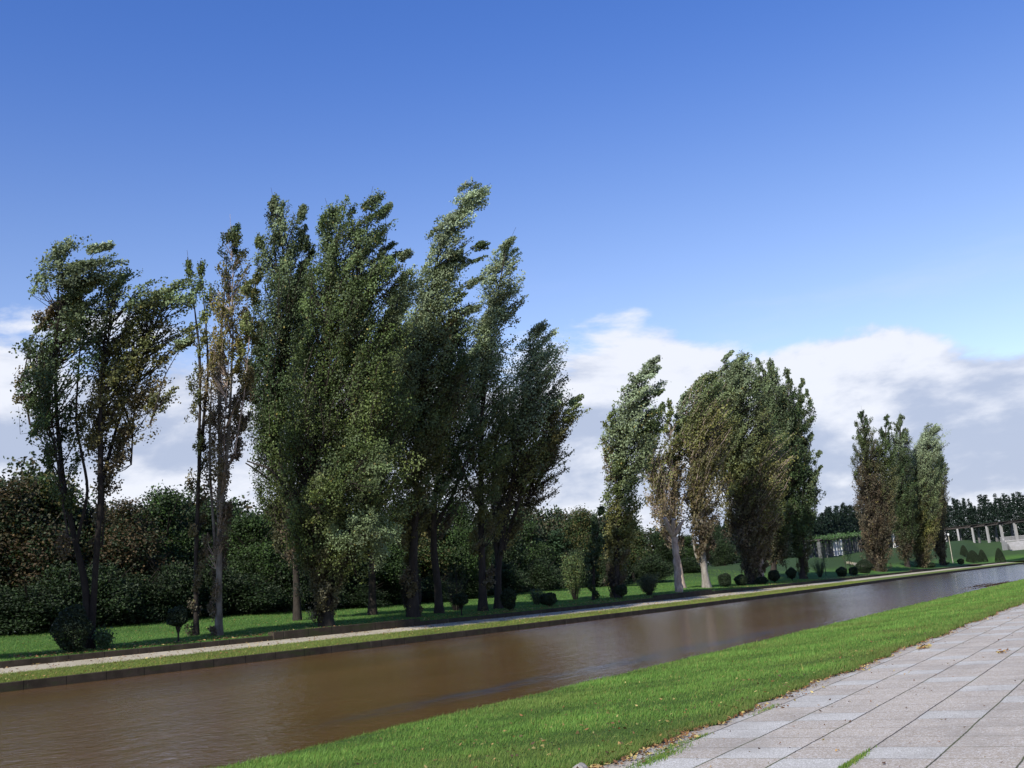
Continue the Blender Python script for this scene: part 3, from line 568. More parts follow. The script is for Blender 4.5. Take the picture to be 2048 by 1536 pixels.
poplar('leftmost poplar of the second group, leafy from the ground and bent right', 1232, 4.5,
    [P([(0, 0, 16), (1234, 1140, 22), (1236, 1060, 28), (1240, 980, 34), (1250, 910, 40), (1260, 850, 42), (1272, 795, 38), (1286, 755, 25), (1300, 728, 17), (1318, 711, 7)], UPD(.95), C_WIND, wind=.45, den=1.25),
     P([(1222, 960, 14), (1216, 880, 14), (1224, 820, 9)], ONE, C_SPARSE, wind=.1, den=1.82, clump=20, twig=1.6),
     P([(1290, 880, 24), (1312, 850, 24), (1320, 815, 14)], ONE, C_GREEN, wind=.3), P([(1285, 810, 10), (1304, 794, 10), (1318, 785, 5)], ONE, C_DARK, wind=.8)],
    [[(0, 0, 10), (1234, 1100, 8), (1238, 960, 6), (1255, 850, 4), (1285, 750, 1.5)]], skirt=120)
poplar('thin poplar leaning left behind the bare forked trunk, few brown leaves', 1366, 7,
    [P([(1350, 1090, 20), (1328, 1020, 30), (1310, 950, 32), (1300, 890, 26), (1298, 840, 12)], ONE, C_SPARSE, wind=.15, den=1.56, clump=20, twig=1.6), P([(1352, 1010, 18), (1345, 930, 18), (1340, 860, 14), (1338, 800, 6)], ONE, C_SPARSE, wind=.2, den=1.56, clump=20, twig=1.6)],
    [[(0, 0, 8), (1360, 1130, 6), (1342, 1060, 6), (1322, 990, 4), (1300, 880, 1.5)], [(1345, 1065, 4), (1350, 960, 3), (1336, 900, 2)]], bark='bark_pink')
poplar('poplar with a pale lower trunk in the second group, leafy and tousled', 1413, 5,
    [P([(1405, 1110, 18), (1402, 1040, 28), (1400, 970, 40), (1398, 900, 50), (1398, 840, 50), (1400, 790, 36), (1412, 755, 20), (1424, 742, 8)], UPD(.95), C_YEL, wind=.4, den=1.15),
     P([(1355, 950, 14), (1352, 880, 15), (1358, 820, 14), (1368, 785, 8)], ONE, C_WIND, wind=.3)],
    [[(0, 0, 12), (1408, 1140, 10), (1404, 1090, 8), (1402, 960, 6), (1400, 820, 3), (1418, 750, 1)], [(1410, 1145, 5), (1392, 1110, 4), (1385, 1070, 2)]], bark='bark_white')
poplar('tallest poplar of the second group with wind brushed double top', 1500, 5,
    [P([(0, 0, 12), (1492, 1080, 28), (1482, 1000, 42), (1474, 920, 50), (1468, 850, 54), (1468, 790, 46), (1472, 740, 30), (1490, 706, 10)], UPD(.95), C_OLIVE, wind=.5, den=1.15),
     P([(1440, 850, 28), (1440, 780, 24), (1450, 730, 18), (1462, 700, 8)], ONE, C_WIND, wind=.5)],
    [[(0, 0, 11), (1492, 1080, 8), (1478, 950, 6), (1468, 820, 3), (1480, 720, 1)]], skirt=80)
poplar('brownish poplar with swept yellow leaves in front of the dark upright ones', 1521, 4.2,
    [P([(0, 0, 10), (1518, 1090, 24), (1512, 1010, 44), (1508, 950, 54), (1512, 900, 44), (1528, 872, 28), (1542, 858, 12)], UPD(.95), C_YEL, wind=.5, den=1.1)],
    [[(0, 0, 10), (1520, 1090, 8), (1512, 980, 5), (1530, 870, 1)]], bark='bark_pink')
poplar('dark upright many topped poplar behind the brownish one', 1546, 9,
    [P([(1550, 1110, 24), (1555, 1020, 38), (1560, 940, 48), (1558, 870, 46), (1548, 800, 32), (1542, 750, 18), (1540, 714, 7)], UPD(.95), C_DARK, wind=.05, den=1.1),
     P([(1525, 850, 24), (1520, 780, 16), (1516, 716, 6)], ONE, C_DARK, wind=.0), P([(1575, 880, 26), (1576, 800, 20), (1574, 738, 7)], ONE, C_DARK, wind=.0), P([(1590, 900, 24), (1604, 830, 20), (1604, 758, 7)], ONE, C_DARK, wind=.0)],
    [[(0, 0, 9), (1552, 1080, 7), (1558, 920, 5), (1542, 740, 1)]])
poplar('small slim poplar standing right of the second group', 1605, 5,
    [P([(0, 0, 9), (1604, 1100, 20), (1606, 1030, 27), (1608, 970, 28), (1612, 920, 20), (1620, 880, 11), (1625, 858, 4)], UPD(.95), C_DARK, wind=.08, den=1.0), P([(1618, 980, 12), (1632, 940, 12), (1638, 905, 5)], ONE, C_DARK, wind=.1)],
    [[(0, 0, 9), (1605, 1090, 6), (1608, 960, 4), (1624, 870, 1)]], skirt=60)
poplar('twiggy brown poplar at the left of the farthest group', 1758, 5,
    [P([(0, 0, 18), (1752, 1090, 30), (1744, 1020, 32), (1738, 950, 30), (1730, 890, 22), (1726, 840, 12), (1722, 812, 4)], UPD(.95), mixcol([(0, BROWN), (.5, BROWN*.8), (.8, GREEN), (1, DKGREEN)]), wind=.05, den=.8, twig=2),
     P([(1765, 1060, 24), (1768, 970, 24), (1772, 890, 18), (1772, 826, 5)], ONE, mixcol([(0, BROWN), (.6, GREEN*.8), (1, DKGREEN)]), wind=.05, den=.8)],
    [[(0, 0, 8), (1755, 1060, 5), (1740, 950, 3), (1724, 830, 1)], [(1760, 1100, 4), (1768, 980, 3), (1772, 840, 1)]], skirt=60)
poplar('narrow dark poplar in the middle of the farthest group', 1815, 7,
    [P([(1812, 1110, 16), (1806, 1040, 24), (1800, 960, 26), (1800, 890, 18), (1799, 822, 5)], ONE, C_DARK, wind=.03, den=1.0)], [[(0, 0, 7), (1808, 1050, 5), (1800, 850, 1)]])
poplar('bushy poplar with a wind bent top in the farthest group', 1846, 5,
    [P([(0, 0, 14), (1843, 1080, 28), (1842, 1010, 36), (1845, 950, 38), (1850, 900, 28), (1858, 868, 17), (1872, 848, 7)], UPD(.95), C_WIND, wind=.3, den=1.1)], [[(0, 0, 8), (1843, 1060, 6), (1846, 930, 3), (1866, 858, 1)]], skirt=70)
poplar('brown leaved poplar at the right edge of the farthest group', 1886, 5,
    [P([(-3, 0, 8), (1879, 1090, 14), (1874, 1020, 20), (1876, 950, 17), (1882, 910, 8)], ONE, mixcol([(0, BROWN*.8), (.6, BROWN*.7+GREEN*.3), (1, DKGREEN)]), wind=.1, den=1.1)], [[(0, 0, 8), (1883, 1060, 5), (1882, 930, 1)]], skirt=60)

# the row goes on past the left of the frame: only the shade of these falls into the picture
for px, uu, lab in ((-175, 2.2, 'poplar of the row just beyond the left edge, seen only by its shade'), (-400, 2.6, 'second poplar of the row beyond the left edge, seen only by its shade'), (-760, 2.4, 'third poplar of the row beyond the left edge, seen only by its shade')):
    poplar(lab, px, uu, [P([(px, 1180, 40), (px+5, 980, 85), (px, 780, 85), (px+5, 600, 60), (px+25, 480, 20)], ONE, C_GREEN, wind=.2, den=.8, clump=30, leaf=.22)], [[(0, 0, 16), (px, 1000, 10), (px, 700, 4), (px+20, 500, 1)]])

# the dead tree: bare trunk with three sawn-off limbs
x = x_at(1357, lambda q: ywall(q)+3); B = np.array([x, float(ywall(x))+3, float(ground(x, ywall(x)+3))]); D = depth(B)
t = thing('dead_tree', B, 'bare pinkish dead trunk with three sawn off limbs and no leaves', 'tree')
A = Acc()
def lim(pts, n=14, seg=20, wob=.03):
    Wp = np.array([[*at(a, b, D+e), r*D/F_PX] for a, b, r, e in pts]); S = resample(Wp, seg); S[:, :3] += rng.normal(0, wob, (seg, 3)); S[:, 3] *= rng.uniform(.9, 1.12, seg)
    V, Fq = tubes(S[None, :, :3], S[None, :, 3], n); return V, Fq, S
pb = proj(B)
V, Fq, S = lim([(pb[0], pb[1]+2, 9, 0), (1355, 1140, 7, 0), (1353, 1110, 6.5, 0), (1349, 1080, 6, 0), (1346, 1062, 5.5, 0)]); A.add(V, Fq)
o = link('trunk', A.mesh('trunk', True, B), M['bark_pink'], t)
for pts in ([(1346, 1070, 5.5, -.3), (1337, 1055, 4.8, -.6), (1329, 1036, 4, -1)], [(1347, 1068, 5, -.3), (1346, 1055, 4.2, -.8), (1348, 1038, 3.6, -1.2)], [(1349, 1069, 4.8, -.3), (1358, 1056, 3.6, -.7), (1367, 1040, 2.6, -1)]):
    V, Fq, S = lim(pts, 10, 10, .02); A = Acc(); A.add(V, Fq); A.add(V, np.array([[90, 92, 95, 97]])); link('sawn_limb', A.mesh('sawn_limb', True, B), M['bark_pink'], t)

# ------------------------------------------------------------------ wood behind the lawn
def crown_cloud(blobs, n, leaf, pal, seed, spiky=0):
    """leaf sprays through a set of ellipsoids (x, y, z, rx, ry, rz)"""
    A = Acc(); vol = np.array([b[3]*b[5] for b in blobs]); vol = vol/vol.sum()
    for b, v in zip(blobs, vol):
        nc = max(6, int(n*v/14)); d = unit(rng.normal(size=(nc, 3))); rad = rng.uniform(0, 1, nc)**.38
        c = np.array(b[:3])+d*np.array(b[3:])*rad[:, None]*rng.uniform(.85, 1.12, (nc, 1))
        k = np.repeat(np.arange(nc), 14); cb = np.array(pal)[rng.integers(0, len(pal), nc)]*rng.uniform(.6, 1.3, (nc, 1))
        C = c[k]+rng.normal(0, 1, (len(k), 3))*np.array([.42, .42, .28]); dd = unit(d[k]+np.array([0, 0, .4]))
        A.add(*leaves(C, leaf, leaf*.7, cb[k]*rng.uniform(.88, 1.12, (len(k), 1)), dd, .3, unit(d+rng.normal(0, .5, d.shape)+np.array([0, 0, .4]))[k]))
    return A.mesh('crown')
def proto(kind, hgt, wid, n, leaf, pal, seed, low=.05):
    blobs = []
    r2 = np.random.default_rng(seed)
    if kind == 'conifer':
        for z in np.linspace(low*hgt, hgt*.97, 11):
            rr = wid*.5*(1-z/hgt)**.8+.15; blobs.append((0, 0, z, rr, rr, hgt*.06))
    else:
        for _ in range(16):
            z = r2.uniform(low, .86); rr = wid*.5*math.sin(math.pi*min(.98, (z*.8+.16)))**.7; a = r2.uniform(0, 6.28); q = r2.uniform(0, .62)*rr
            blobs.append((q*math.cos(a), q*math.sin(a), z*hgt, rr*.52, rr*.52, hgt*.13))
        blobs.append((0, 0, hgt*.9, wid*.16, wid*.16, hgt*.1))
    me = crown_cloud(blobs, n, leaf, pal, seed)
    P_ = [[(0, 0, -.3), (.05, .02, hgt*.3), (-.05, .05, hgt*.6), (0, 0, hgt*.93)]]; Rr = [[.26, .19, .12, .03]]
    for _ in range(9):
        z = r2.uniform(.15, .7)*hgt; a = r2.uniform(0, 6.28); l = wid*.42*r2.uniform(.6, 1)
        P_.append([(0, 0, z), (l*.35*math.cos(a), l*.35*math.sin(a), z+l*.35), (l*.7*math.cos(a), l*.7*math.sin(a), z+l*.75), (l*math.cos(a), l*math.sin(a), z+l*1.1)]); Rr.append([.09, .06, .04, .015])
    V, Fq = tubes(np.array(P_), np.array(Rr), 6); tm = mesh_np('trunk', V, Fq, None, True); tm.materials.append(M['bark_dark'])
    me.materials.append(M['needle'] if kind == 'conifer' else M['wood_leaf']); return me, tm
G1, G2, G3 = (.028, .052, .015), (.045, .084, .021), (.016, .030, .010)
PR = {
 'green': proto('broad', 11, 8, 34000, .21, [G1, G2, G2, G3], 1, .22), 'brown': proto('broad', 12, 9, 34000, .21, [(.060, .042, .022), (.045, .040, .018), (.085, .058, .028), G3, G3], 2, .15),
 'mixed': proto('broad', 11, 7.5, 30000, .21, [G1, G3, G2, (.065, .062, .02), (.10, .09, .03)], 3, .25), 'dark': proto('broad', 10, 7, 30000, .20, [G3, (.02, .038, .015), G1], 4, 0.0),
 'bush': proto('broad', 4.5, 5.5, 17000, .17, [(.009, .017, .007), (.012, .024, .009), G3, G3, G1], 5, 0.0), 'conifer': proto('conifer', 12, 5.5, 12000, .30, [(.022, .045, .020), (.03, .058, .024)], 6)}
used = {}
def wood_tree(kind, x, y, h, label, name, cat='tree', group=None, rot=0, wsc=None):
    me, tm = PR[kind]; base = {'green': 11, 'brown': 12, 'mixed': 11, 'dark': 10, 'bush': 4.5, 'conifer': 12}[kind]
    s = h/base; ws = wsc or s
    t = thing(name, (x, y, float(ground(x, y))-.1), label, cat, group); t.rotation_euler.z = rot; t.scale = (ws, ws, s)
    link('crown', me, None, t); link('trunk' if cat == 'tree' else 'stem', tm, None, t); return t
SKY = ([-100, 0, 60, 130, 200, 290, 340, 400, 470, 560, 1000, 1110, 1130, 1165, 1205, 1290, 1400, 1480, 1560, 1640, 1700], [880, 892, 928, 960, 935, 965, 930, 955, 985, 1000, 1010, 1010, 1012, 1030, 1008, 1020, 1045, 1055, 1050, 1030, 1020])
def htop(x, y, py=None):
    g_ = float(ground(x, y)); px, pb_ = proj((x, y, g_)); D_ = depth((x, y, g_))
    px2 = px-(pb_-950)*.12; return (pb_-(py or np.interp(px2, *SKY)))*D_/F_PX*1.01, px
GRP = 'trees at the front of the wood behind the lawn'
row = [(-60, 'dark', 'green tree at the front of the wood at the far left edge'), (15, 'brown', 'rust brown leafy tree at the far left edge of the wood'), (95, 'mixed', 'olive and brown tree of the wood seen behind the left fork of the leaning poplar'),
       (165, 'brown', 'brown tree of the wood framed inside the V shaped poplar'), (262, 'brown', 'dull brown tree of the wood right of the V shaped poplar'), (335, 'green', 'bright green feathery tree of the wood left of the bare thin poplar'),
       (425, 'dark', 'dark green tree of the wood behind the pale stemmed poplar'), (505, 'green', 'green tree of the wood left of the biggest poplar'), (590, 'mixed', 'yellowish green tree of the wood behind the bushy footed poplar'),
       (680, 'dark', 'dark tree of the wood hidden behind the biggest crown'), (765, 'green', 'green tree of the wood behind the middle trunks'), (850, 'mixed', 'olive tree of the wood behind the tallest poplar'),
       (925, 'green', 'light green round tree of the wood behind the topiary on a stem'), (1000, 'dark', 'dark tree of the wood behind the narrow tipped poplar'), (1065, 'green', 'layered green tree of the wood right of the biggest group'),
       (1125, 'conifer', 'pointed dark conifer of the wood left of the sky gap'), (1175, 'mixed', 'green and yellow tree of the wood behind the dark columnar one'), (1215, 'conifer', 'dark pointed conifer of the wood behind the second poplar group'),
       (1270, 'mixed', 'rusty topped tree of the wood behind the leftmost poplar of the second group'), (1330, 'dark', 'dark tree of the wood behind the bare forked trunk'), (1385, 'green', 'green tree of the wood left of the pale lower trunk'), (1440, 'dark', 'dark tree ending the wood where the grassy rise begins')]
for j, (px, kd, lab) in enumerate(row):
    for extra in range(1):
        uu = 24+rng.uniform(-2, 5); x = x_at(px, lambda q: ywall(q)+uu); y = float(ywall(x))+uu
        h, _ = htop(x, y); h = max(h, 4)
        wood_tree(kd, x, y, h*rng.choice([.68, .84, .95, 1.02, 1.08]), lab, 'conifer_tree' if kd == 'conifer' else 'woodland_tree', group=GRP, rot=rng.uniform(0, 6), wsc=max(.7, min(1.3, h/10))*rng.uniform(.8, 1.1))
# undergrowth along the wood edge
bl = ['dark bush under the wood at the far left edge', 'dark bush beneath the rust brown tree', 'dark bush between the forks of the leaning poplar', 'dark bush below the brown trees left of the thin poplar',
      'dark bush behind the thin topiary bush on a stalk', 'dark bush behind the two slim poplars', 'dark bush left of the bushy footed poplar', 'dark bush behind the bushy footed poplar', 'dark bush behind the middle trunks',
      'dark bush behind the tallest poplar trunk', 'dark bush behind the crooked trunk', 'dark bush behind the straight trunk', 'dark bush right of the biggest poplar group', 'dark bush behind the round topiary ball',
      'dark bush left of the columnar tree', 'dark bush behind the columnar tree', 'dark bush left of the second group', 'dark bush behind the loose grey shrub', 'dark bush behind the bare forked trunk', 'dark bush behind the pale lower trunk', 'dark bush where the wood meets the grassy rise']
for j, px in enumerate(np.linspace(-20, 1455, len(bl))):
    uu = 21+rng.uniform(-.8, 1.2); x = x_at(px, lambda q: ywall(q)+uu); y = float(ywall(x))+uu
    wood_tree('bush', x, y, rng.uniform(1.8, 5.4), bl[j], 'bush', 'bush', 'bushes along the edge of the wood', rng.uniform(0, 6), wsc=rng.uniform(1.0, 1.3))
# deep wood behind: one mass
A = Acc()
def mass(x, y, h, wd, n, pal, leaf, con=False):
    g_ = float(ground(x, y)); nc = max(5, n//12); z = rng.uniform(0.02, 1, nc)
    rr = wd*.5*((1-z)**.75 if con else np.sin(np.pi*np.clip(z*.82+.14, 0, 1))**.6); a = rng.uniform(0, 6.28, nc); q = rr*rng.uniform(0, 1, nc)**.5
    c = np.stack([x+q*np.cos(a), y+q*np.sin(a), g_+z*h], 1); k = np.repeat(np.arange(nc), 12)
    cb = np.array(pal)[rng.integers(0, len(pal), nc)]*rng.uniform(.6, 1.25, (nc, 1)); sp = .3 if con else .5
    A.add(*leaves(c[k]+rng.normal(0, sp, (len(k), 3))*np.array([1, 1, .6 if con else 1]), leaf, leaf*.7, cb[k]*rng.uniform(.75, 1.25, (len(k), 1))))
for rowu, n_ in ((31, 2600), (38, 2600), (46, 2600)):
    for x in np.arange(-10, 178, 4.6):
        xx = x+rng.uniform(-1.5, 1.5); yy = float(ywall(xx))+rowu+rng.uniform(-2, 2); h, px = htop(xx, yy)
        if -150 < px < 1560: mass(xx, yy, max(4, h*rng.uniform(.60, .95)), 6, n_, [G1, G3, (.02, .04, .015), (.06, .05, .025)], .42)
tag(link('woodland', A.mesh('woodland'), M['wood_leaf']), 'dense dark wood behind the front row of trees', 'wood', kind='stuff')
A = Acc()
FSKY = ([1440, 1560, 1640, 1665, 1700, 1730, 1800, 1895, 1930, 1960, 1985, 2010, 2048, 2150], [1050, 1042, 1028, 1022, 1012, 1018, 1005, 1003, 1004, 1002, 994, 996, 989, 985])
for D_ in (440, 475, 515):
    for px in np.arange(1430, 2140, 8*400/D_):
        p_ = px+rng.uniform(-3, 3); q = at(p_, hor(p_), D_ if p_ > 1850 else D_-150+(max(p_-1640, 0)*.45)); g_ = float(ground(q[0], q[1])); pb_ = proj((q[0], q[1], g_))[1]; DD = depth(q)
        py = np.interp(p_-10, *FSKY)+rng.choice([-7, -2, 3, 8, 15])+rng.uniform(-2, 3); mass(q[0], q[1], (pb_-py)*DD/F_PX, 6.2*rng.uniform(.7, 1.25), 1300, [(.010, .022, .013), (.007, .016, .010), (.013, .027, .015)], .46, True)
tag(link('conifer_forest', A.mesh('conifer_forest'), M['needle']), 'far dark conifer forest closing the view behind the pergolas', 'forest', kind='stuff')

# ------------------------------------------------------------------ shrubs
def base_at(px, uu):
    x = x_at(px, lambda q: ywall(q)+uu); y = float(ywall(x))+uu; return np.array([x, y, float(ground(x, y))])
def topiary(px, uu, rx, rz, stem, label, cone=False, B=None, group='clipped shrubs on the lawn beside the path', pal=((.010, .019, .007), (.017, .030, .011))):
    """rx, rz: half sizes in m; stem: bare height"""
    B = base_at(px, uu) if B is None else B; t = thing('topiary_shrub', B, label, 'shrub', group)
    n = int(1500+5200*rx*rz); d = unit(rng.normal(size=(n, 3))); rad = rng.uniform(.80, 1.03, n)
    if cone:
        z = rng.uniform(0, 1, n)**.8; a = rng.uniform(0, 6.28, n); rr = rx*np.sqrt(np.clip(1-z, 0, 1))**1.0*rng.uniform(.85, 1.03, n)
        C = np.stack([rr*np.cos(a), rr*np.sin(a), stem+z*2*rz], 1)
    else:
        lump = 1+.09*np.sin(4*d[:, 0]+px)*np.cos(3*d[:, 1]+px)+.08*np.sin(6*d[:, 2]+px)+np.where(rng.uniform(size=n) < .06, rng.uniform(0, .22, n), 0); C = d*rad[:, None]*lump[:, None]*np.array([rx, rx, rz])+np.array([0, 0, stem+rz])
    A = Acc(); A.add(*leaves(C, .11, .08, np.array(pal)[rng.integers(0, 2, n)]*rng.uniform(.7, 1.3, (n, 1)))); link('foliage', A.mesh('foliage'), M['topiary_leaf'], t)
    m_ = 30; a = rng.uniform(0, 6.28, m_); q = rng.uniform(.1, .8, m_)
    b0 = np.zeros((m_, 3)); b0[:, 2] = stem*.5; b2 = np.stack([q*rx*np.cos(a), q*rx*np.sin(a), stem+rz*rng.uniform(.5, 1.6, m_)], 1)
    A = Acc(); A.add(*tubes(np.stack([b0, b0*.5+b2*.5+np.array([0, 0, -.05]), b2], 1), np.array([[.035, .02, .008]])*np.ones((m_, 1)), 4)); A.add(*tubes(np.array([[(0, 0, -.15), (.02, 0, stem*.5), (0, 0, stem+rz)]]), np.array([[.07, .055, .03]]), 6))
    # inner shaded core keeps a clipped shrub opaque
    link('stem', A.mesh('stem'), M['bark_dark'], t); return t
topiary(146, 1.4, 1.0, 1.15, .15, 'largest dark clipped shrub, a tall ball left of the leaning poplar')
topiary(356, 1.6, .58, .6, .9, 'dark top shaped shrub on a thin stalk left of the slim poplars')
topiary(922, 2.2, .62, .5, .75, 'clipped shrub flaring up from a visible stem in front of the crooked trunk')
topiary(1018, 2.0, .66, .85, .2, 'tall oval clipped shrub right of the straight trunked poplar')
topiary(1097, 2.2, .78, .55, .12, 'low round clipped ball alone right of the biggest poplar group')
topiary(1243, 2.6, .62, .55, .35, 'round clipped shrub in front of the leftmost poplar of the second group')
topiary(1450, 3.2, .82, .85, .1, 'stacked round clipped shrub just right of the pale lower trunk')
topiary(1483, 3.2, .85, .7, .1, 'round clipped shrub second from the pale lower trunk')
topiary(1549, 3.6, .85, .8, .2, 'dark round clipped shrub in front of the dark upright poplar')
topiary(1584, 3.4, .8, .75, .5, 'dark round clipped shrub left of the small slim poplar')
topiary(1523, 3.0, .9, .5, .0, 'low spreading clipped shrub between the brownish poplar trunks')
topiary(1684, 3.2, .95, .85, .0, 'dark round clipped shrub below the left pergola')
topiary(1707, 3.4, .8, .8, .0, 'second dark round clipped shrub below the left pergola')
topiary(1729, 5.0, 1.6, 1.3, .0, 'broad dark mound of a shrub left of the farthest poplar group')
topiary(1862, 3.0, 1.0, .6, .0, 'low dark shrub under the farthest poplar group')
topiary(1922, 3.0, .9, .8, .2, 'small dark shrub right of the farthest poplar group by the water')
def loose(px, uu, w_, h_, label, pal, n=3000, leaf=.12):
    B = base_at(px, uu); t = thing('loose_shrub', B, label, 'shrub', 'loose unclipped shrubs on the lawn')
    m_ = 60; a = rng.uniform(0, 6.28, m_); q = rng.uniform(.2, 1, m_)*w_/2; b2 = np.stack([q*np.cos(a), q*np.sin(a), h_*rng.uniform(.5, 1, m_)], 1); b0 = b2*np.array([.15, .15, 0])
    Pq = np.stack([b0, b0*.4+b2*.6, b2], 1); A = Acc(); A.add(*tubes(Pq, np.array([[.02, .014, .005]])*np.ones((m_, 1)), 3)); link('stems', A.mesh('stems'), M['bark'], t)
    k = rng.integers(0, m_, n); s = rng.uniform(.25, 1, n)[:, None]; C = b0[k]*(1-s)+b2[k]*s+rng.normal(0, .13, (n, 3)); C[:, 2] = np.maximum(C[:, 2], .05)
    A = Acc(); A.add(*leaves(C, leaf, leaf*.6, np.array(pal)[rng.integers(0, len(pal), n)]*rng.uniform(.7, 1.3, (n, 1)))); link('foliage', A.mesh('foliage'), M['wood_leaf'], t)
loose(207, 1.8, 1.3, 1.2, 'small leafy green plant right of the largest clipped shrub', [(.06, .11, .04), (.045, .085, .03)], 1400, .14)
loose(1298, 3.0, 3.0, 2.4, 'loose greyish green shrub left of the bare forked trunk', [(.065, .07, .035), (.05, .06, .03), (.04, .055, .025)], 5000)
loose(1074, 6.5, 2.0, 1.6, 'straggly low green shrub behind the low round clipped ball', [(.05, .08, .03), (.04, .06, .025)], 1800)
loose(1150, 8.0, 3.0, 5.0, 'tall light green shrub left of the dark columnar tree', [(.075, .12, .035), (.06, .10, .03), (.10, .11, .03)], 5000, .16)
loose(1640, 5.0, 3.2, 3.4, 'straggly thin shrub right of the small slim poplar', [(.05, .08, .03), (.045, .06, .03)], 2400)
loose(912, 7.0, 3.4, 4.4, 'bare pale branched shrub with few leaves behind the topiary on a stem', [(.06, .08, .03)], 700, .13)
loose(1890, 4.5, 2.6, 1.1, 'low dark hedge like shrub at the foot of the last poplars', [G3, (.03, .05, .02)], 2600)
# thin staked saplings on the open lawn
for px, uu, h, lab in ((1693, 7, 5.6, 'thin dark post tree left of the rising stair flank'), (1702, 3.2, 4.4, 'pale thin sapling stem between two clipped shrubs'), (1652, 6, 5, 'thin bare sapling in front of the left pergola'), (1575, 7, 4.2, 'thin bare sapling between clipped shrubs of the second group')):
    B = base_at(px, uu); t = thing('sapling', B, lab, 'tree', 'thin saplings in front of the grassy rise')
    Pq = [[(0, 0, -.1), (.03, 0, h*.4), (0, .05, h)]]; Rr = [[.06, .045, .015]]
    for _ in range(9):
        z = rng.uniform(.35, .9)*h; a = rng.uniform(0, 6.28); l = rng.uniform(.3, .7); Pq.append([(0, 0, z), (l*.5*math.cos(a), l*.5*math.sin(a), z+l*.5), (l*math.cos(a), l*math.sin(a), z+l*1.1)]); Rr.append([.02, .014, .006])
    A = Acc(); A.add(*tubes(np.array(Pq), np.array(Rr), 5)); link('stem', A.mesh('stem', True), M['bark'], t)
    n = 260; C = np.stack([rng.normal(0, .35, n), rng.normal(0, .35, n), rng.uniform(.4, 1.02, n)*h], 1); A = Acc(); A.add(*leaves(C, .14, .1, GREEN*rng.uniform(.7, 1.3, (n, 1)))); link('leaves', A.mesh('leaves'), M['wood_leaf'], t)

# ------------------------------------------------------------------ pergolas, lamp, stairs on the rise
def pergola(label, stations, roofy, mat_front, vine=False, back=3.2, beam=.35, seed=0):
    """stations: (px, depth, base py, top py, width m)"""
    P0 = at(stations[0][0], stations[0][2], stations[0][1]); t = thing('pergola', P0, label, 'pergola', 'white columned pergolas on the rise')
    bases = []; tops = []
    for i, (px, D_, yb, yt, wd) in enumerate(stations):
        b = at(px+(yb-yt)*.0, yb, D_); tp = at(px, yt, D_); g_ = float(ground(b[0], b[1])); zt = tp[2]; bases.append(b); tops.append(zt)
    bases = np.array(bases); tops = np.array(tops); dirs = unit(np.gradient(bases[:, :2], axis=0)); nrm = np.stack([-dirs[:, 1], dirs[:, 0]], 1)
    nrm *= np.sign((nrm*bases[:, :2]).sum(1))[:, None]
    for i, (px, D_, yb, yt, wd) in enumerate(stations):
        for rowi in (0, 1):
            c_ = bases[i, :2]+nrm[i]*back*rowi; z0 = min(bases[i, 2], float(ground(*c_)))-.3; z1 = tops[i]
            A = Acc(); A.add(*boxv((c_[0]-P0[0], c_[1]-P0[1], (z0+z1)/2-P0[2]), (wd, wd, z1-z0), math.atan2(dirs[i, 1], dirs[i, 0])))
            o = bev(link('column', A.mesh('column'), M[('white_stone' if (vine and i in (3, 4, 11)) else 'shaded_ivy_stone' if vine else 'pale_stone')] if rowi == 0 else M['shaded_ivy_stone' if vine else 'shaded_stone'], t), .03)  # lit columns white, the others darker: shade put into the stone
    A = Acc()
    for i in range(len(bases)-1):
        for rowi in (0, 1):
            a = np.array([*(bases[i, :2]+nrm[i]*back*rowi), tops[i]]); b = np.array([*(bases[i+1, :2]+nrm[i+1]*back*rowi), tops[i+1]]); m_ = (a+b)/2-P0; L = np.linalg.norm(b[:2]-a[:2])
            V, Fq = boxv((0, 0, beam/2+.003*i), (L+.15, beam*1.2, beam), math.atan2(b[1]-a[1], b[0]-a[0])); V = V+m_; A.add(V, Fq)
    link('beam', A.mesh('beam'), M['roof_concrete'], t)
    for i in range(len(bases)-1):
        for s in np.linspace(0, 1, 5)[:-1]:
            p = bases[i, :2]*(1-s)+bases[i+1, :2]*s; z = tops[i]*(1-s)+tops[i+1]*s; nn = nrm[i]; c_ = p+nn*back/2
            A = Acc(); A.add(*boxv((c_[0]-P0[0], c_[1]-P0[1], z+beam+.11-P0[2]), (.22, back+1.4, .2), math.atan2(nn[1], nn[0])-math.pi/2)); link('rafter', A.mesh('rafter'), M['roof_concrete'], t)
    if not vine:
        for i in range(len(bases)-1):
            A = Acc(); c_ = (bases[i, :2]+bases[i+1, :2])/2+nrm[i]*back/2; L = np.linalg.norm((bases[i+1]-bases[i])[:2]); z = (tops[i]+tops[i+1])/2+beam+.26+.004*i
            A.add(*boxv((c_[0]-P0[0], c_[1]-P0[1], z-P0[2]), (L+.3, back+1.6, .09), math.atan2(dirs[i, 1], dirs[i, 0]))); link('roof_slab', A.mesh('roof_slab'), M['roof_concrete'], t)
    if vine:
        n = 9000; i = rng.integers(0, len(bases)-1, n); s = rng.uniform(0, 1, n)[:, None]; q = rng.uniform(-.3, 1.3, n)[:, None]
        p = bases[i]*(1-s)+bases[i+1]*s; p[:, :2] += nrm[i]*q*back; z = tops[i]*(1-s[:, 0])+tops[i+1]*s[:, 0]
        p[:, 2] = z+beam+np.abs(rng.normal(.25, .35, n))-.1; hang = rng.uniform(size=n) < .12; p[hang, 2] -= rng.uniform(0, 1.6, hang.sum())
        A = Acc(); A.add(*leaves(p-P0, .36, .28, np.array([.05, .10, .03])*rng.uniform(.6, 1.5, (n, 1)))); link('vine', A.mesh('vine'), M['wood_leaf'], t)
    return t
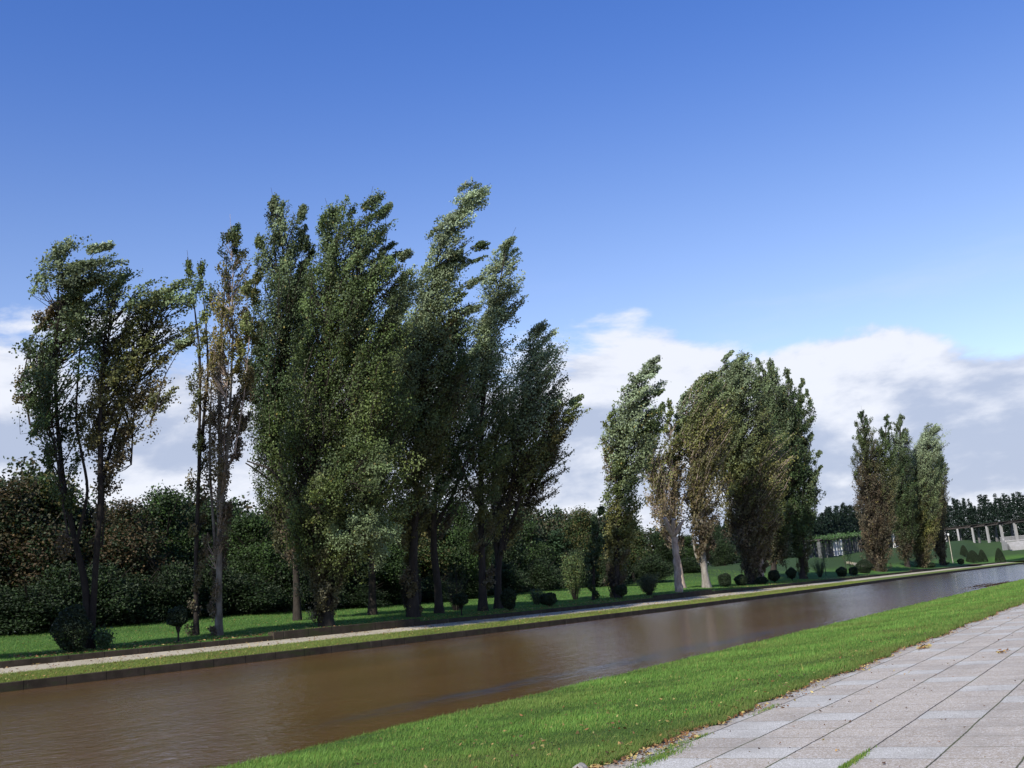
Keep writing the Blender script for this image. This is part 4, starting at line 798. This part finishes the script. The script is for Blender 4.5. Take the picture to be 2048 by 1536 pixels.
pergola('shaded vine covered pergola of close columns left on the rise', [(1642, 226, 1115.5, 1083, .75), (1653, 230, 1113.5, 1082, .75), (1663, 234, 1111.5, 1081, .75), (1673, 239, 1110, 1080, .85), (1683, 244, 1108.5, 1078.5, .85), (1692, 249, 1107, 1077, .75),
        (1701, 255, 1105.5, 1075.5, .75), (1711, 261, 1104, 1074.5, .75), (1722, 268, 1102.5, 1073.5, .75), (1740, 277, 1101, 1072, .75), (1764, 286, 1099, 1069.5, .75), (1790, 296, 1097, 1067.5, 0.66), (1800, 304, 1096, 1066, 0.66), (1826, 312, 1092, 1064, 0.66)], 0, 'white_stone', True)
pergola('long open white columned pergola at the right edge of the photo', [(1893, 400, 1084, 1060, 0.66), (1918.5, 398, 1081, 1057, 0.66), (1948, 395, 1078.5, 1054.5, 0.66), (1977, 390, 1075.5, 1051.5, 0.70), (2005, 384, 1073, 1048.5, 0.74), (2034, 376, 1075, 1045.5, 0.82), (2066, 368, 1072, 1041, 0.82), (2098, 360, 1070, 1037, 0.82)], 0, 'white_stone', False, 4.5, .62)
# white flight of steps with a curved cheek
B = at(2025, 1094, 345); t = thing('stair_flight', B, 'white stone steps and balustrade under the right pergola', 'stairs')
yaw = math.atan2(CAMX[1], CAMX[0]); fw = np.array([-CAMX[1], CAMX[0]]); A = Acc()
for i in range(9): c_ = CAMX[:2]*3.5+fw*(i*.5); A.add(*boxv((c_[0], c_[1], i*.21-.5), (9.0, .55, 1.3+.0*i), yaw))
link('steps', A.mesh('steps'), M['pale_stone'], t)
for j in range(-1, 30):
    A = Acc(); c_ = CAMX[:2]*(-1+j*.32)+fw*4.6; A.add(*boxv((c_[0], c_[1], 2.9), (.14, .14, 1.1), yaw)); link('baluster', A.mesh('baluster'), M['pale_stone'], t)
A = Acc()
c_ = CAMX[:2]*3.6+fw*4.6; A.add(*boxv((c_[0], c_[1], 3.52), (10.2, .3, .16), yaw)); A.add(*boxv((c_[0], c_[1], 2.15), (10.2, .4, .4), yaw)); link('balustrade', A.mesh('balustrade'), M['pale_stone'], t)
A = Acc()
for i, (o_, h) in enumerate(((-.9, .6), (-.6, 1.0), (-.1, 1.5), (.9, 2.2), (2.2, 2.8), (3.6, 3.4))): c_ = CAMX[:2]*(-1.25)+fw*o_; A.add(*boxv((c_[0], c_[1], h/2-.6), (.45, 1.4-.02*i, h+.4), yaw))
link('cheek_wall', A.mesh('cheek_wall'), M['pale_stone'], t)
# stair flank running down the grass slope
B = at(1693, 1108, 222); E_ = base_at(1749, 7); t = thing('stair_rail', B, 'pale sloping stair edge running down the green rise below the left pergola', 'stair edge')
for off, mt, dz in ((0, 'soil', .35), (1.6, 'concrete', -.1)):
    n = 14; A = Acc(); pts = np.linspace(0, 1, n)
    for s in pts:
        p = B*(1-s)+E_*s; z = float(ground(p[0], p[1])); p = np.array([p[0]-off*.3, p[1]-off, z+dz]); A.add(*boxv(p-B, (np.linalg.norm((E_-B)[:2])/n+.05, .35, .5), math.atan2(E_[1]-B[1], E_[0]-B[0])))
    link('flank', A.mesh('flank'), M['concrete'] if mt == 'concrete' else M['post'], t)
# lamp post
px0 = 1903; D_ = 300; b = at(1903, 1108, D_); gz = float(ground(b[0], b[1])); B = np.array([b[0], b[1], gz]); h = (proj(B)[1]-1066)*D_/F_PX
t = thing('street_lamp', B, 'slim pale lamp post with a white lantern right of the farthest poplars', 'lamp')
A = Acc(); A.add(*tubes(np.array([[(0, 0, -.1), (0, 0, .5), (0, 0, .52), (0, 0, h-.9)]]), np.array([[.16, .15, .10, .09]]), 10)); link('post', A.mesh('post', True), M['post'], t)
A = Acc(); A.add(*tubes(np.array([[(0, 0, h-.9), (0, 0, h-.8), (0, 0, h-.25), (0, 0, h-.2)]]), np.array([[.12, .22, .34, .30]]), 10)); link('lantern', A.mesh('lantern', True), M['lamp_glass'], t)
A = Acc(); A.add(*tubes(np.array([[(0, 0, h-.2), (0, 0, h-.05), (0, 0, h+.1)]]), np.array([[.38, .2, .02]]), 10)); link('lamp_cap', A.mesh('lamp_cap'), M['roof_concrete'], t)
# clipped cones below the right pergola
for px, D_, pyb, rx, rz, lab in ((1944, 318, 1106, 2.4, 1.9, 'widest dark clipped mound on the lawn below the right pergola'), (1927, 335, 1099, 1.5, 1.8, 'dark clipped cone left of the widest mound'),
                           (1962, 335, 1098, 1.6, 2.0, 'dark clipped cone right of the widest mound'), (1996, 338, 1095, 1.7, 2.2, 'dark clipped cone against the white steps')):
    b = at(px, pyb, D_); B = np.array([b[0], b[1], float(ground(b[0], b[1]))]); h_ = max(rz, rz); topiary(0, 0, rx, rz, .0, lab, True, B, 'clipped cones below the right pergola')
# bare earth and the sandy end of the path
for nm, px, py_, D_, rx, ry, mt, lab in (('bare_earth', 2060, 1112, 300, 9, 3, 'soil', ''), ('worn_ground', 1945, 1112, 290, 12, 1.6, 'soil', '')):
    c_ = at(px, py_, D_); n = 20; rr = np.linspace(0, 1, 5)[1:]; V = [[c_[0], c_[1]]]
    th = np.linspace(0, 2*np.pi, n, endpoint=False)
    for q in rr: V += [[c_[0]+q*rx*math.cos(a)*(1+.15*math.sin(3*a)), c_[1]+q*ry*math.sin(a)*(1+.2*math.cos(2*a))] for a in th]
    V = np.array(V); V = np.concatenate([V, (ground(V[:, 0], V[:, 1])+.06)[:, None]], 1)
    Fq = [[0, 1+j, 1+(j+1) % n] for j in range(n)]+[[1+r*n+j, 1+(r+1)*n+j, 1+(r+1)*n+(j+1) % n, 1+r*n+(j+1) % n] for r in range(3) for j in range(n)]
    me = bpy.data.meshes.new(nm); me.from_pydata([tuple(map(float, a)) for a in V], [], Fq); me.update(); tag(link(nm, me, M[mt]), kind='structure')
